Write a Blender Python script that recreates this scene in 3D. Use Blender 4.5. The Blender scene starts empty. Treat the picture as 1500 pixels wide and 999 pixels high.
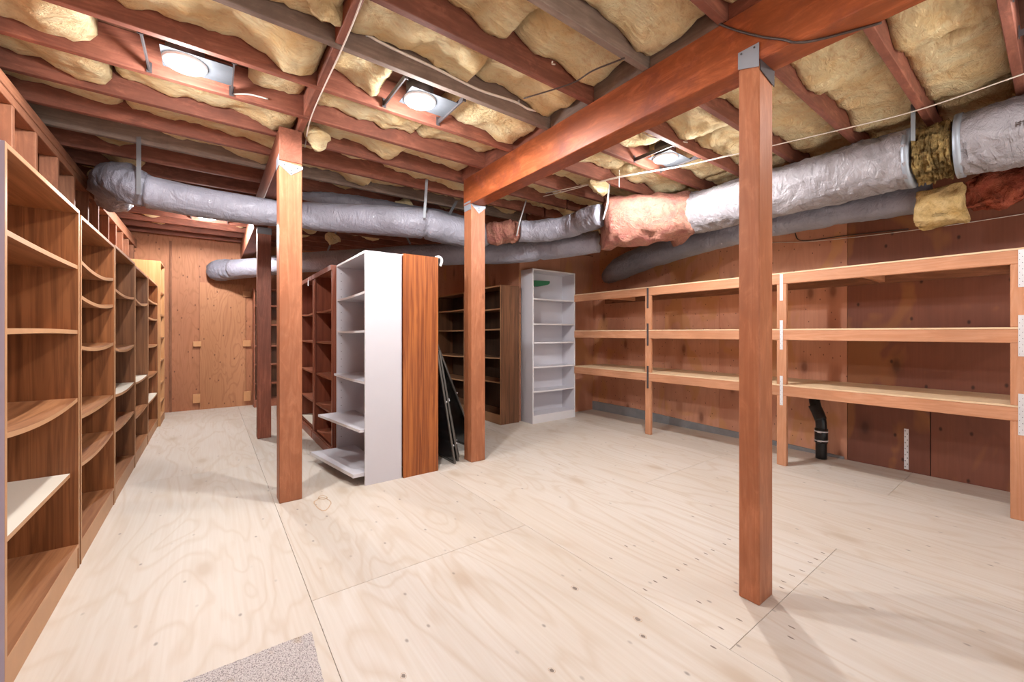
import bpy, bmesh, math, random
from mathutils import Vector, Matrix, noise
random.seed(7)
S = bpy.context.scene
COL = S.collection
PI = math.pi

# ---------------------------------------------------------------- camera, world, exposure, lights
cam = bpy.data.cameras.new('camera')
cam.sensor_width = 36.0
cam.lens = 598.35 / 1500 * 36.0
cam.shift_y = -11.5 / 1500
cam.clip_start = 0.02
cam_o = bpy.data.objects.new('camera', cam)
COL.objects.link(cam_o)
cam_o.location = (0, 0, 1.2)
cam_o.rotation_euler = (PI / 2, 0, -math.radians(36.453))
S.camera = cam_o

w = bpy.data.worlds.new('world')
S.world = w
w.use_nodes = True
w.node_tree.nodes['Background'].inputs[0].default_value = (0.9, 0.95, 1.0, 1)
w.node_tree.nodes['Background'].inputs[1].default_value = 0.9

S.view_settings.view_transform = 'Standard'
S.view_settings.look = 'None'
S.view_settings.gamma = 1
S.view_settings.use_curve_mapping = False
S.view_settings.exposure = 0.15

LAMP_W = 17.0            # watts of each recessed ceiling light
LAMP_COLOR = (1.0, 0.985, 0.97)
LENS_GLOW = 40.0
ZJ = 2.66               # underside of the ceiling joists
# added daylight behind the camera; bounces off added paving to lift the room
sun = bpy.data.lights.new('sun', 'SUN'); sun.energy = 14.0; sun.angle = 0.01; sun.color = (1.0, 0.97, 0.93)
fill_sun_o = bpy.data.objects.new('sun', sun); COL.objects.link(fill_sun_o); fill_sun_o.rotation_euler = (math.radians(22), 0, 0)
# ceiling lights: x, y, label, power factor
LIGHTS = [
    (-0.11, 2.86, 'round recessed ceiling light nearest the bookcases on the left, glowing white', 1.3),
    (1.07, 2.43, 'round recessed ceiling light glowing between the left post and the big beam', 1.3),
    (3.08, 2.00, 'round recessed ceiling light behind the big beam, above the pink duct wrap', 1.4),
    (-0.03, 6.49, 'small distant ceiling light glowing below the silver duct near the far wall', 2.0),
    (0.75, -0.05, None, 0.3),  # last four lights are added behind the camera to brighten the room
    (3.0, -0.05, None, 0.25),
    (0.9, -1.7, None, 0.2),
    (3.0, -1.7, None, 0.3),
]

# ---------------------------------------------------------------- mesh builder
class MB:
    def __init__(s):
        s.v = []; s.f = []; s.m = []; s.smooth = []
    def add(s, verts, faces, m=0, smooth=False):
        n = len(s.v)
        s.v += [tuple(p) for p in verts]
        for f in faces:
            s.f.append(tuple(i + n for i in f)); s.m.append(m); s.smooth.append(smooth)
    def box(s, x0, x1, y0, y1, z0, z1, b=0.0, m=0):
        if b <= 0:
            vs = [(x, y, z) for x in (x0, x1) for y in (y0, y1) for z in (z0, z1)]
            s.add(vs, [(0, 1, 3, 2), (4, 6, 7, 5), (0, 4, 5, 1), (2, 3, 7, 6), (0, 2, 6, 4), (1, 5, 7, 3)], m)
            return
        bm = bmesh.new()
        bmesh.ops.create_cube(bm, size=1)
        for v in bm.verts:
            v.co = Vector(((x0 + x1) / 2 + v.co.x * (x1 - x0), (y0 + y1) / 2 + v.co.y * (y1 - y0), (z0 + z1) / 2 + v.co.z * (z1 - z0)))
        b = min(b, 0.45 * min(abs(x1 - x0), abs(y1 - y0), abs(z1 - z0)))
        bmesh.ops.bevel(bm, geom=bm.edges[:], offset=b, segments=1, affect='EDGES')
        bm.verts.index_update()
        s.add([v.co.copy() for v in bm.verts], [[v.index for v in f.verts] for f in bm.faces], m)
        bm.free()
    def prism(s, poly, ext, m=0):
        """poly: coplanar points, ext: extrusion vector"""
        n = len(poly); e = Vector(ext)
        vs = [Vector(p) for p in poly] + [Vector(p) + e for p in poly]
        fs = [tuple(range(n))[::-1], tuple(range(n, 2 * n))]
        for i in range(n):
            j = (i + 1) % n
            fs.append((i, j, n + j, n + i))
        s.add(vs, fs, m)
    def tube(s, pts, r, seg=8, m=0, cap=True, rf=None):
        pts = [Vector(p) for p in pts]
        n = len(pts)
        vs = []
        t0 = (pts[1] - pts[0]).normalized()
        up = Vector((0, 0, 1)) if abs(t0.z) < 0.9 else Vector((1, 0, 0))
        nrm = t0.cross(up).normalized()
        for i, p in enumerate(pts):
            t = (pts[min(i + 1, n - 1)] - pts[max(i - 1, 0)]).normalized()
            nrm = (nrm - t * nrm.dot(t)).normalized()
            bn = t.cross(nrm)
            for k in range(seg):
                a = 2 * PI * k / seg
                rr = rf(i, k, a) if rf else (r[i] if isinstance(r, (list, tuple)) else r)
                vs.append(p + nrm * math.cos(a) * rr + bn * math.sin(a) * rr)
        fs = []
        for i in range(n - 1):
            for k in range(seg):
                k2 = (k + 1) % seg
                fs.append((i * seg + k, i * seg + k2, (i + 1) * seg + k2, (i + 1) * seg + k))
        if cap:
            fs.append(tuple(range(seg))[::-1]); fs.append(tuple((n - 1) * seg + k for k in range(seg)))
        s.add(vs, fs, m, True)
    def cyl(s, c, r, h, seg=24, m=0, axis='z'):
        c = Vector(c)
        d = {'x': Vector((1, 0, 0)), 'y': Vector((0, 1, 0)), 'z': Vector((0, 0, 1))}[axis]
        s.tube([c, c + d * h], r, seg, m)
    def bounds(s):
        xs, ys, zs = zip(*s.v)
        return min(xs), max(xs), min(ys), max(ys), min(zs), max(zs)

def link(name, mb, mats, parent=None, kind=None, edge=None, smooth_angle=None):
    """world-space builder -> ONE object; its origin is the parent's, or its own base centre"""
    if parent is not None:
        org = Vector(parent['_o'])
    else:
        b = mb.bounds()
        org = Vector(((b[0] + b[1]) / 2, (b[2] + b[3]) / 2, b[4]))
    me = bpy.data.meshes.new(name)
    me.from_pydata([tuple(Vector(p) - org) for p in mb.v], [], mb.f)
    if not isinstance(mats, (list, tuple)): mats = [mats]
    for m in mats: me.materials.append(m)
    for p, mi, sm in zip(me.polygons, mb.m, mb.smooth):
        p.material_index = mi; p.use_smooth = sm
    bm = bmesh.new(); bm.from_mesh(me)
    bmesh.ops.recalc_face_normals(bm, faces=bm.faces[:])
    if edge is not None:
        e = Vector(edge)
        for f in bm.faces:
            if f.normal.dot(e) > 0.7: f.material_index = 1
    bm.to_mesh(me); bm.free()
    o = bpy.data.objects.new(name, me)
    COL.objects.link(o)
    if parent is not None:
        o.parent = parent; o.location = (0, 0, 0)
    else:
        o.location = org
    o['_o'] = tuple(org)
    if kind: o['kind'] = kind
    return o

def thing(name, label, cat, loc, group=None):
    o = bpy.data.objects.new(name, None)
    COL.objects.link(o)
    o.empty_display_size = 0.1
    o.location = loc; o['_o'] = tuple(loc)
    return tag(o, label, cat, group)

def tag(o, label, cat, group=None):
    o['label'] = label; o['category'] = cat
    if group: o['group'] = group
    return o

def smooth_path(pts, n=8):
    """Catmull-Rom through the points"""
    P = [Vector(p) for p in pts]
    P = [P[0] * 2 - P[1]] + P + [P[-1] * 2 - P[-2]]
    out = []
    for i in range(1, len(P) - 2):
        for k in range(n):
            t = k / n
            a, b, c, d = P[i - 1], P[i], P[i + 1], P[i + 2]
            out.append(0.5 * ((2 * b) + (c - a) * t + (2 * a - 5 * b + 4 * c - d) * t * t + (3 * b - a - 3 * c + d) * t ** 3))
    out.append(P[-2])
    return out

# ---------------------------------------------------------------- materials
class NT:
    def __init__(s, name, rough=0.6, metal=0.0, spec=0.4):
        s.m = bpy.data.materials.new(name); s.m.use_nodes = True
        s.t = s.m.node_tree; s.b = s.t.nodes['Principled BSDF']
        s.b.inputs['Roughness'].default_value = rough
        s.b.inputs['Metallic'].default_value = metal
        s.b.inputs['Specular IOR Level'].default_value = spec
    def n(s, typ, **kw):
        nd = s.t.nodes.new(typ)
        for k, v in kw.items():
            if k in nd.inputs.keys() if isinstance(k, str) else False: nd.inputs[k].default_value = v
            else: setattr(nd, k, v)
        return nd
    def l(s, a, b): s.t.links.new(a, b)
    def coords(s, scale=(1, 1, 1), rnd=1.0, island=False):
        tc = s.n('ShaderNodeTexCoord'); mp = s.n('ShaderNodeMapping')
        mp.inputs['Scale'].default_value = scale
        if rnd:
            if island:
                g = s.n('ShaderNodeNewGeometry'); src = g.outputs['Random Per Island']
            else:
                g = s.n('ShaderNodeObjectInfo'); src = g.outputs['Random']
            mu = s.n('ShaderNodeMath', operation='MULTIPLY'); s.l(src, mu.inputs[0]); mu.inputs[1].default_value = 37.0 * rnd
            ad = s.n('ShaderNodeVectorMath', operation='ADD')
            s.l(tc.outputs['Object'], ad.inputs[0]); s.l(mu.outputs[0], ad.inputs[1])
            s.l(ad.outputs[0], mp.inputs[0])
        else:
            s.l(tc.outputs['Object'], mp.inputs[0])
        return mp.outputs[0]
    def noise(s, vec, scale, detail=4, rough=0.55, dist=0.0):
        nd = s.n('ShaderNodeTexNoise')
        nd.inputs['Scale'].default_value = scale; nd.inputs['Detail'].default_value = detail
        nd.inputs['Roughness'].default_value = rough; nd.inputs['Distortion'].default_value = dist
        s.l(vec, nd.inputs['Vector'])
        return nd.outputs['Fac']
    def ramp(s, fac, stops):
        r = s.n('ShaderNodeValToRGB')
        e = r.color_ramp.elements
        while len(e) < len(stops): e.new(0.5)
        for q, (p, c) in zip(e, stops):
            q.position = p; q.color = (*c, 1) if len(c) == 3 else c
        s.l(fac, r.inputs[0])
        return r.outputs[0]
    def mix(s, fac, a, b, typ='MIX'):
        m = s.n('ShaderNodeMix', data_type='RGBA', blend_type=typ)
        for sock, val in ((m.inputs[0], fac), (m.inputs[6], a), (m.inputs[7], b)):
            if isinstance(val, (int, float)): sock.default_value = val
            elif isinstance(val, tuple): sock.default_value = (*val, 1)
            else: s.l(val, sock)
        return m.outputs[2]
    def math(s, op, a, b=None):
        m = s.n('ShaderNodeMath', operation=op)
        for i, val in enumerate((a, b)):
            if val is None: continue
            if isinstance(val, (int, float)): m.inputs[i].default_value = val
            else: s.l(val, m.inputs[i])
        return m.outputs[0]
    def bump(s, h, strength=0.3, dist=0.01):
        b = s.n('ShaderNodeBump'); b.inputs['Strength'].default_value = strength; b.inputs['Distance'].default_value = dist
        s.l(h, b.inputs['Height']); s.l(b.outputs[0], s.b.inputs['Normal'])
    def planar(s, vec, plane):
        a = s.n('ShaderNodeSeparateXYZ'); b_ = s.n('ShaderNodeCombineXYZ'); s.l(vec, a.inputs[0])
        for i, ch in enumerate(plane): s.l(a.outputs['xyz'.index(ch)], b_.inputs[i])
        return b_.outputs[0]
    def color(s, c):
        if isinstance(c, tuple): s.b.inputs['Base Color'].default_value = (*c, 1)
        else: s.l(c, s.b.inputs['Base Color'])
        return s.m

def hexc(h):
    def f(c):
        c /= 255
        return c / 12.92 if c <= 0.04045 else ((c + 0.055) / 1.055) ** 2.4
    return tuple(f(int(h[i:i + 2], 16)) for i in (0, 2, 4))

def wood(name, base, dark, axis='z', rough=0.6, grain=1.0, var=0.15, knots=True, stain=None, mottle=0.3):
    """solid lumber; long axis of the grain = axis"""
    s = NT(name, rough)
    k = {'x': 0, 'y': 1, 'z': 2}[axis]
    sc = [9.0, 9.0, 9.0]; sc[k] = 0.7
    v = s.coords(tuple(sc))
    g = s.noise(v, 1.0, 3, 0.5, 0.6)
    rings = s.math('FRACT', s.math('MULTIPLY', g, 9.0))
    rings = s.math('PINGPONG', rings, 0.5)
    c = s.mix(s.math('MULTIPLY', rings, 1.1 * grain), dark, base)
    sc2 = [90.0, 90.0, 90.0]; sc2[k] = 2.5
    v2 = s.coords(tuple(sc2))
    fine = s.noise(v2, 1.0, 2, 0.6)
    c = s.mix(s.ramp(fine, [(0.35, (0.45,) * 3), (0.7, (0, 0, 0))]), c, dark)
    v3 = s.coords((1.6, 1.6, 1.6))
    c = s.mix(s.ramp(s.noise(v3, 1.2, 3), [(0.35, (0.45,) * 3), (0.62, (0, 0, 0))]), c, tuple(x * 0.6 for x in dark))
    if stain:
        c = s.mix(s.ramp(s.noise(s.coords((3, 3, 3), 2.0), 1.0, 5, 0.7), [(0.52, (0, 0, 0)), (0.66, (0.7,) * 3)]), c, stain)
    if knots:
        vs = [2.2, 2.2, 2.2]; vs[k] = 1.0
        vo = s.n('ShaderNodeTexVoronoi'); vo.inputs['Scale'].default_value = 1.9
        s.l(s.coords(tuple(vs), 1.7), vo.inputs['Vector'])
        c = s.mix(s.ramp(vo.outputs['Distance'], [(0.035, (0.8,) * 3), (0.085, (0, 0, 0))]), c, tuple(x * 0.35 for x in dark))
    if mottle:
        sm = [16.0] * 3; sm[k] = 5.0
        mo = s.noise(s.coords(tuple(sm), 1.3), 1.0, 5, 0.7, 0.8)
        c = s.mix(s.ramp(mo, [(0.42, (mottle,) * 3), (0.62, (0, 0, 0))]), c, tuple(x * 0.55 for x in dark))
        c = s.mix(s.ramp(mo, [(0.55, (0, 0, 0)), (0.75, (mottle * 0.6,) * 3)]), c, tuple(min(1, x * 1.25) for x in base))
    oi = s.n('ShaderNodeObjectInfo')
    hv = s.n('ShaderNodeHueSaturation')
    s.l(s.math('ADD', s.math('MULTIPLY', oi.outputs['Random'], 2 * var), 1 - var), hv.inputs['Value'])
    s.l(c, hv.inputs['Color'])
    s.bump(fine, 0.15, 0.004)
    return s.color(hv.outputs[0])

def plywood(name, base, line, dark, axis='y', scale=1.0, lines=14.0, linew=0.5, blotch=0.35, plane='xy', patches=None, nailmask=0.0, nails=None, rough=0.6, island=False, width=0.22, nailcol=(0.02, 0.012, 0.01), knot=0.0, knotcol=None):
    """rotary-cut veneer: contour lines of a stretched noise"""
    s = NT(name, rough)
    k = {'x': 0, 'y': 1, 'z': 2}[axis]
    sc = [2.6 * scale] * 3; sc[k] = 0.55 * scale
    v = s.coords(tuple(sc), 1.0, island)
    g = s.noise(v, 1.0, 2.5, 0.5, 0.7)
    fr = s.math('PINGPONG', s.math('MULTIPLY', g, lines), 0.5)
    lf = s.ramp(fr, [(0.0, (linew,) * 3), (width, (0, 0, 0))])
    c = s.mix(lf, base, line)
    b2 = s.noise(v, 0.55, 3, 0.6, 0.3)
    c = s.mix(s.ramp(b2, [(0.4, (0, 0, 0)), (0.7, (blotch,) * 3)]), c, dark)
    sf = [70.0] * 3; sf[k] = 2.0
    c = s.mix(s.ramp(s.noise(s.coords(tuple(sf), 1.0, island), 1.0, 2), [(0.35, (0.22,) * 3), (0.65, (0, 0, 0))]), c, line)
    if patches:
        c = s.mix(s.ramp(s.noise(s.coords((1.3, 1.3, 0.7), 4.0, island), 1.6, 3, 0.5, 1.0), [(0.55, (0, 0, 0)), (0.60, (0.75,) * 3)]), c, patches)
    if knot:
        vo = s.n('ShaderNodeTexVoronoi', voronoi_dimensions='2D'); vo.inputs['Scale'].default_value = knot
        kk = [1.0] * 3; kk[k] = 0.45
        s.l(s.planar(s.coords(tuple(kk), 2.3, island), plane), vo.inputs['Vector'])
        c = s.mix(s.ramp(vo.outputs['Distance'], [(0.03, (0.75,) * 3), (0.07, (0.25,) * 3), (0.14, (0, 0, 0))]), c, knotcol or dark)
    if nails:
        vo = s.n('ShaderNodeTexVoronoi', voronoi_dimensions='2D'); vo.inputs['Scale'].default_value = nails
        kk = [1.0] * 3; kk[k] = 0.6
        s.l(s.planar(s.coords(tuple(kk), 3.1, island), plane), vo.inputs['Vector'])
        nf = s.ramp(vo.outputs['Distance'], [(0.02, (0.85,) * 3), (0.055, (0, 0, 0))])
        if nailmask: nf = s.math('MULTIPLY', nf, s.ramp(vo.outputs['Color'], [(nailmask, (0, 0, 0)), (nailmask + 0.3, (1, 1, 1))]))
        c = s.mix(nf, c, nailcol)
    g2 = s.n('ShaderNodeNewGeometry') if island else s.n('ShaderNodeObjectInfo')
    rnd = g2.outputs['Random Per Island' if island else 'Random']
    hv = s.n('ShaderNodeHueSaturation')
    s.l(s.math('ADD', s.math('MULTIPLY', rnd, 0.14), 0.93), hv.inputs['Value']); s.l(c, hv.inputs['Color'])
    return s.color(hv.outputs[0])

def laminate(name, base, dark, axis='z', rough=0.42, freq=26.0, amt=0.8):
    """printed wood-grain laminate of the bookcases"""
    s = NT(name, rough)
    k = {'x': 0, 'y': 1, 'z': 2}[axis]
    sc = [freq] * 3; sc[k] = 1.3
    v = s.coords(tuple(sc))
    g = s.noise(v, 1.0, 3, 0.6, 0.8)
    c = s.mix(s.ramp(g, [(0.36, (amt,) * 3), (0.6, (0, 0, 0))]), base, dark)
    sc = [freq * 0.22] * 3; sc[k] = 0.5
    c = s.mix(s.ramp(s.noise(s.coords(tuple(sc)), 1.0, 2, 0.5, 1.0), [(0.4, (0.35,) * 3), (0.6, (0, 0, 0))]), c, dark)
    return s.color(c)

def plain(name, col, rough=0.5, metal=0.0, spec=0.4, bumps=None, vary=0.08):
    s = NT(name, rough, metal, spec)
    g = s.noise(s.coords((1, 1, 1)), 9.0, 3)
    c = s.mix(s.ramp(g, [(0.35, (vary * 4,) * 3), (0.65, (0, 0, 0))]), col, tuple(x * 0.75 for x in col))
    if bumps: s.bump(s.noise(s.coords((1, 1, 1)), bumps[0], 4), bumps[1], bumps[2])
    return s.color(c)

RED = hexc('a86a50'); REDD = hexc('6e3a2c')
M = {}
for ax in 'xyz':
    M['joist_' + ax] = wood('red_brown_joist_' + ax, hexc('b37660'), hexc('8b5444'), ax, 0.65, var=0.14, stain=hexc('6b4237'), mottle=0.5)
    M['grey_' + ax] = wood('weathered_grey_joist_' + ax, hexc('a8968b'), hexc('857268'), ax, 0.75, var=0.1, knots=False, stain=hexc('6c5e56'))
    M['fir_' + ax] = wood('new_fir_' + ax, hexc('dca888'), hexc('c48863'), ax, 0.55, var=0.05, mottle=0.15)
    M['plate_' + ax] = wood('wall_framing_' + ax, hexc('ad7757'), hexc('83543d'), ax, 0.7, var=0.1)
M['beam'] = wood('orange_red_beam', hexc('c8714a'), hexc('a4552f'), 'y', 0.38, var=0.03, stain=hexc('6b3836'), mottle=0.6)
M['beam_end'] = wood('dark_red_beam', hexc('9c5f4b'), hexc('7a4632'), 'y', 0.6, var=0.03)
M['post'] = wood('redwood_post', hexc('cc8c68'), hexc('aa6845'), 'z', 0.5, var=0.03, grain=0.9)
M['post_far'] = wood('dark_redwood_post', hexc('ad6a50'), hexc('824632'), 'z', 0.55, var=0.02)
M['floor'] = plywood('pale_floor_plywood', hexc('d3ccc4'), hexc('bca994'), hexc('c8b9a6'), 'y', 1.0, 11, 0.42, 0.45, nails=6.5, nailmask=0.5, rough=0.5, island=True, nailcol=hexc('8d837b'), knot=1.5, knotcol=hexc('b9a793'))
M['wallply'] = plywood('red_brown_wall_plywood', hexc('cb9478'), hexc('b07a60'), hexc('a66a52'), 'z', 1.1, 9, 0.3, 0.7, plane='yz', patches=hexc('c08a5c'), nails=9.0, island=True, nailcol=hexc('4a2a1e'), knot=2.0, knotcol=hexc('6a3d2c'))
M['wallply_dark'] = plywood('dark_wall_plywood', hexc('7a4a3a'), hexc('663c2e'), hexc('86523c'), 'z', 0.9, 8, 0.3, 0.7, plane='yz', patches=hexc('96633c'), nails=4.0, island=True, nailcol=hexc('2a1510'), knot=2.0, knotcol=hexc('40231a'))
M['farply'] = plywood('orange_wall_plywood', hexc('b57a58'), hexc('97603f'), hexc('9a5f44'), 'z', 1.6, 14, 0.5, 0.45, plane='xz', nails=5.0, island=True, nailcol=hexc('5a3324'))
M['doorply'] = plywood('light_orange_plywood', hexc('c58a63'), hexc('a56c49'), hexc('b0754f'), 'z', 1.7, 13, 0.6, 0.4, plane='xz', nails=5.0, nailcol=hexc('5a3324'))
M['shelfply'] = plywood('pale_shelf_plywood', hexc('e0c6a4'), hexc('c7a37b'), hexc('d3b18a'), 'y', 1.5, 10, 0.5, 0.3)
M['subfloor'] = plywood('dark_subfloor', hexc('6a4636'), hexc('4f3024'), hexc('452a20'), 'x')
M['lam_oak'] = laminate('brown_oak_laminate', hexc('9a6038'), hexc('633719'), freq=40.0)
M['lam_oak_h'] = laminate('brown_oak_laminate_shelf', hexc('aa7650'), hexc('79492c'), 'y', freq=36.0)
M['lam_edge'] = plain('tan_edge_band', hexc('bb8e68'), 0.5)
M['lam_mid'] = laminate('mid_brown_laminate', hexc('8f5f3d'), hexc('5f3a22'), freq=40.0)
M['lam_walnut'] = laminate('dark_walnut_laminate', hexc('7d5439'), hexc('4f3220'))
M['lam_walnut_h'] = laminate('dark_walnut_laminate_shelf', hexc('93694c'), hexc('66442e'), 'y')
M['lam_orange'] = laminate('orange_oak_laminate', hexc('ae6530'), hexc('733512'), 'z', 0.35, 48, 0.9)
M['lam_cherry'] = laminate('cherry_laminate', hexc('8f4f38'), hexc('6b3526'), 'z', 0.4, 18, 0.6)
M['lam_cherry_h'] = laminate('cherry_laminate_shelf', hexc('a5674e'), hexc('804633'), 'y', 0.4, 18, 0.6)
M['lam_blonde'] = laminate('blonde_oak_laminate', hexc('cf9d6e'), hexc('b07c4d'), 'z', 0.45, 24, 0.6)
M['white_edge'] = plain('white_edge_band', hexc('dad8db'), 0.4, vary=0.01)
M['white'] = plain('white_melamine', hexc('cbc9d0'), 0.38, vary=0.01)
M['lavender'] = plain('pale_lavender_panel', hexc('b9b3c9'), 0.5, vary=0.02)
M['cream'] = plain('cream_shelf_board', hexc('e5dccd'), 0.4, vary=0.01)
M['galv'] = plain('galvanized_steel', hexc('9aa1ac'), 0.5, 0.4, vary=0.1)
M['galv_plate'] = plain('darkened_steel_pan', hexc('4a4d53'), 0.75, 0.0, vary=0.2)  # pan kept darker than its steel to hold down lamp glare
M['galv_dark'] = plain('dull_dark_steel', hexc('5a5557'), 0.5, 0.5, vary=0.15)
M['zinc'] = plain('zinc_plate', hexc('dfe1e6'), 0.4, 0.3, vary=0.05)
M['abs'] = plain('black_plastic_pipe', (0.012, 0.012, 0.013), 0.3)
M['trim'] = plain('white_light_trim', hexc('e8e8ea'), 0.4, vary=0.01)
M['cable'] = plain('white_cable_jacket', hexc('e3dad2'), 0.5, vary=0.02)
M['wire_dark'] = plain('dark_wire', hexc('4a3c38'), 0.5)
M['black'] = plain('black_glossy_panel', (0.02, 0.023, 0.028), 0.18, spec=0.6, vary=0.02)
M['alu'] = plain('brushed_grey_frame', hexc('66625e'), 0.35, 0.5)
M['concrete'] = plain('grey_concrete', hexc('8a8a8c'), 0.9, bumps=(40, 0.4, 0.01), vary=0.15)
M['paving'] = plain('pale_bounce_paving', hexc('d8d4cc'), 0.9, vary=0.05)
M['knot'] = plain('grey_brown_knot', hexc('8b7d72'), 0.6, vary=0.2)
M['stain'] = plain('tan_water_mark', hexc('c0a488'), 0.6, vary=0.1)
M['gap'] = plain('brown_gap', hexc('6e5a4a'), 0.9)
M['hole'] = plain('dark_hole', (0.03, 0.03, 0.03), 0.8, vary=0.0)
M['green'] = plain('green_foam', hexc('2f6b4a'), 0.6)
M['tape'] = plain('hanger_strap', hexc('8d9299'), 0.5, 0.2)
M['tie'] = plain('pale_plastic_tie', hexc('cfd4da'), 0.4)
M['block'] = plain('wood_block', hexc('d39b6c'), 0.6)
M['tagpaper'] = plain('white_paper_tag', hexc('eceaec'), 0.6, vary=0.01)

def make_floor_marks():
    pass

def fibre(name, c1, c2, c3, big=2.2):
    s = NT(name, 0.95, spec=0.1)
    v = s.coords((1, 1, 1))
    a = s.noise(v, big * 2, 5, 0.65, 0.6)
    c = s.mix(s.ramp(a, [(0.38, (0, 0, 0)), (0.68, (1, 1, 1))]), c1, c2)
    b = s.noise(s.coords((1, 1, 1), 2.0), big, 4, 0.7, 0.4)
    c = s.mix(s.ramp(b, [(0.6, (0, 0, 0)), (0.74, (0.8,) * 3)]), c, c3)
    h = s.math('ADD', s.math('MULTIPLY', s.noise(s.coords((0.6, 1.8, 1.8)), 22, 6, 0.75, 1.5), 0.5), s.noise(s.coords((0.7, 1.3, 1.3)), 6, 5, 0.7, 2.2))
    c = s.mix(s.ramp(h, [(0.55, (0.55,) * 3), (0.75, (0, 0, 0))]), c, c3)
    s.bump(h, 1.0, 0.05)
    return s.color(c)
M['batt'] = fibre('yellow_fibreglass', hexc('fff0c6'), hexc('fcdca2'), hexc('e0b276'))
M['batt_old'] = fibre('dirty_yellow_fibreglass', hexc('c9ac72'), hexc('4a3a26'), hexc('8a6a3a'), 7)
M['batt_bright'] = fibre('bright_yellow_fibreglass', hexc('e4c690'), hexc('d0a96a'), hexc('a07a48'), 4)
M['pink'] = fibre('pink_fibreglass', hexc('c4907c'), hexc('b3726a'), hexc('6f594e'), 4)
M['pink_red'] = fibre('red_orange_fibreglass', hexc('bb654c'), hexc('9c4a3a'), hexc('5c3a2c'), 4)

def duct_mat(name, c1, c2, rough=0.3, wr=0.8):
    s = NT(name, rough, 0.0, 0.5)
    v = s.coords((1, 1, 1))
    c = s.mix(s.ramp(s.noise(v, 2.5, 4, 0.6), [(0.35, (0, 0, 0)), (0.7, (1, 1, 1))]), c1, c2)
    h = s.noise(s.coords((6, 2.2, 2.2)), 3.0, 5, 0.65, 1.6)
    h2 = s.noise(s.coords((2, 6, 3), 2.0), 2.0, 4, 0.6, 2.2)
    s.bump(s.math('ADD', h, h2), wr, 0.02)
    return s.color(c)
M['duct'] = duct_mat('silver_grey_duct_jacket', hexc('9a9aa8'), hexc('85848f'))
M['duct_big'] = duct_mat('pale_grey_duct_jacket', hexc('99959a'), hexc('827d82'), 0.33, 1.0)
M['duct_dark'] = duct_mat('dark_grey_duct_jacket', hexc('8b8b97'), hexc('6e6e7a'), 0.4, 0.6)

def carpet_mat():
    s = NT('speckled_grey_carpet', 0.95, spec=0.1)
    g = s.noise(s.coords((1, 1, 1)), 220, 2, 0.6)
    c = s.ramp(g, [(0.36, hexc('8d8686')), (0.48, hexc('cdc5c4')), (0.7, hexc('e0dad9'))])
    st = s.noise(s.coords((1, 1, 1)), 9, 2)
    c = s.mix(s.ramp(st, [(0.66, (0, 0, 0)), (0.75, (0.4,) * 3)]), c, hexc('b59a72'))
    s.bump(g, 0.8, 0.01)
    return s.color(c)
M['carpet'] = carpet_mat()

def lens_mat():
    m = bpy.data.materials.new('glowing_lens'); m.use_nodes = True
    b = m.node_tree.nodes['Principled BSDF']
    b.inputs['Base Color'].default_value = (0.9, 0.9, 0.9, 1)
    b.inputs['Emission Color'].default_value = (*LAMP_COLOR, 1)
    b.inputs['Emission Strength'].default_value = LENS_GLOW
    return m
M['lens'] = lens_mat()

# ================================================================ SETTING
XL, XR, YF, YB, XS, YS = -0.96, 4.86, 8.08, -2.6, 3.40, 4.43
ZT = 2.86
def struct(name, mb, mats): return link(name, mb, mats, kind='structure')

KNOTS = [(1.442, 1.065, 0.013), (1.378, 1.369, 0.012), (1.378, 0.992, 0.009), (0.977, 1.085, 0.009), (0.544, 1.376, 0.008)]
SPOTS = [(1.635, 1.166), (1.729, 1.175), (1.796, 1.167), (1.905, 1.165), (1.982, 1.169), (2.079, 1.161), (2.169, 1.161), (2.234, 1.157), (2.352, 1.151), (2.429, 1.162), (2.689, 0.786), (2.587, 0.786), (2.525, 0.792), (2.405, 0.789), (2.317, 0.803), (2.227, 0.807), (2.166, 0.793), (1.671, 0.832), (1.546, 0.798), (1.781, 0.810), (1.754, 0.970), (1.908, 0.662), (1.840, 0.643), (2.244, 0.643), (1.717, 1.437), (1.884, 1.469)]
# floor: plywood sheets with thin gaps over a dark base
b = MB()
g = 0.0009
cols = [(-0.96, 0.365, [4.416, 6.856]), (0.365, 1.585, [-0.435, 2.005, 4.445, 6.885]), (1.585, 2.805, [-1.685, 0.755, 3.195, 5.635]),
        (2.805, 4.025, [-0.44, 2.0, 4.43, 6.87]), (4.025, 4.86, [0.78])]
for x0, x1, ys in cols:
    yy = [YB] + ys + [YF]
    for a, c in zip(yy, yy[1:]):
        b.box(x0 + g, x1 - g, a + g, c - g, -0.018, 0, 0.0008)
def blot(b, x, y, rx, ry, m, inner=0.0, seed=0.0):
    n = 18; out = []; inn = []
    for k in range(n):
        a = 2 * PI * k / n; w_ = 1 + 0.35 * noise.noise(Vector((math.cos(a) * 1.5, math.sin(a) * 1.5, x * 9 + y * 7 + seed)))
        out.append((x + math.cos(a) * rx * w_, y + math.sin(a) * ry * w_, 0.0004))
        inn.append((x + math.cos(a) * rx * w_ * inner, y + math.sin(a) * ry * w_ * inner, 0.0004))
    if inner: b.add(out + inn, [(k, (k + 1) % n, n + (k + 1) % n, n + k) for k in range(n)], m)
    else: b.add(out, [tuple(range(n))], m)
for x, y, r in KNOTS: blot(b, x, y, r * 0.8, r, 1); blot(b, x, y, r * 1.25, r * 1.6, 2, 0.86)
for x, y in SPOTS: blot(b, x, y, 0.0042, 0.012, 1)
blot(b, 0.64, 3.10, 0.055, 0.12, 2, 0.86); blot(b, 0.66, 3.22, 0.03, 0.05, 2, 0.75)
struct('floor', b, [M['floor'], M['knot'], M['stain']])
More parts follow.
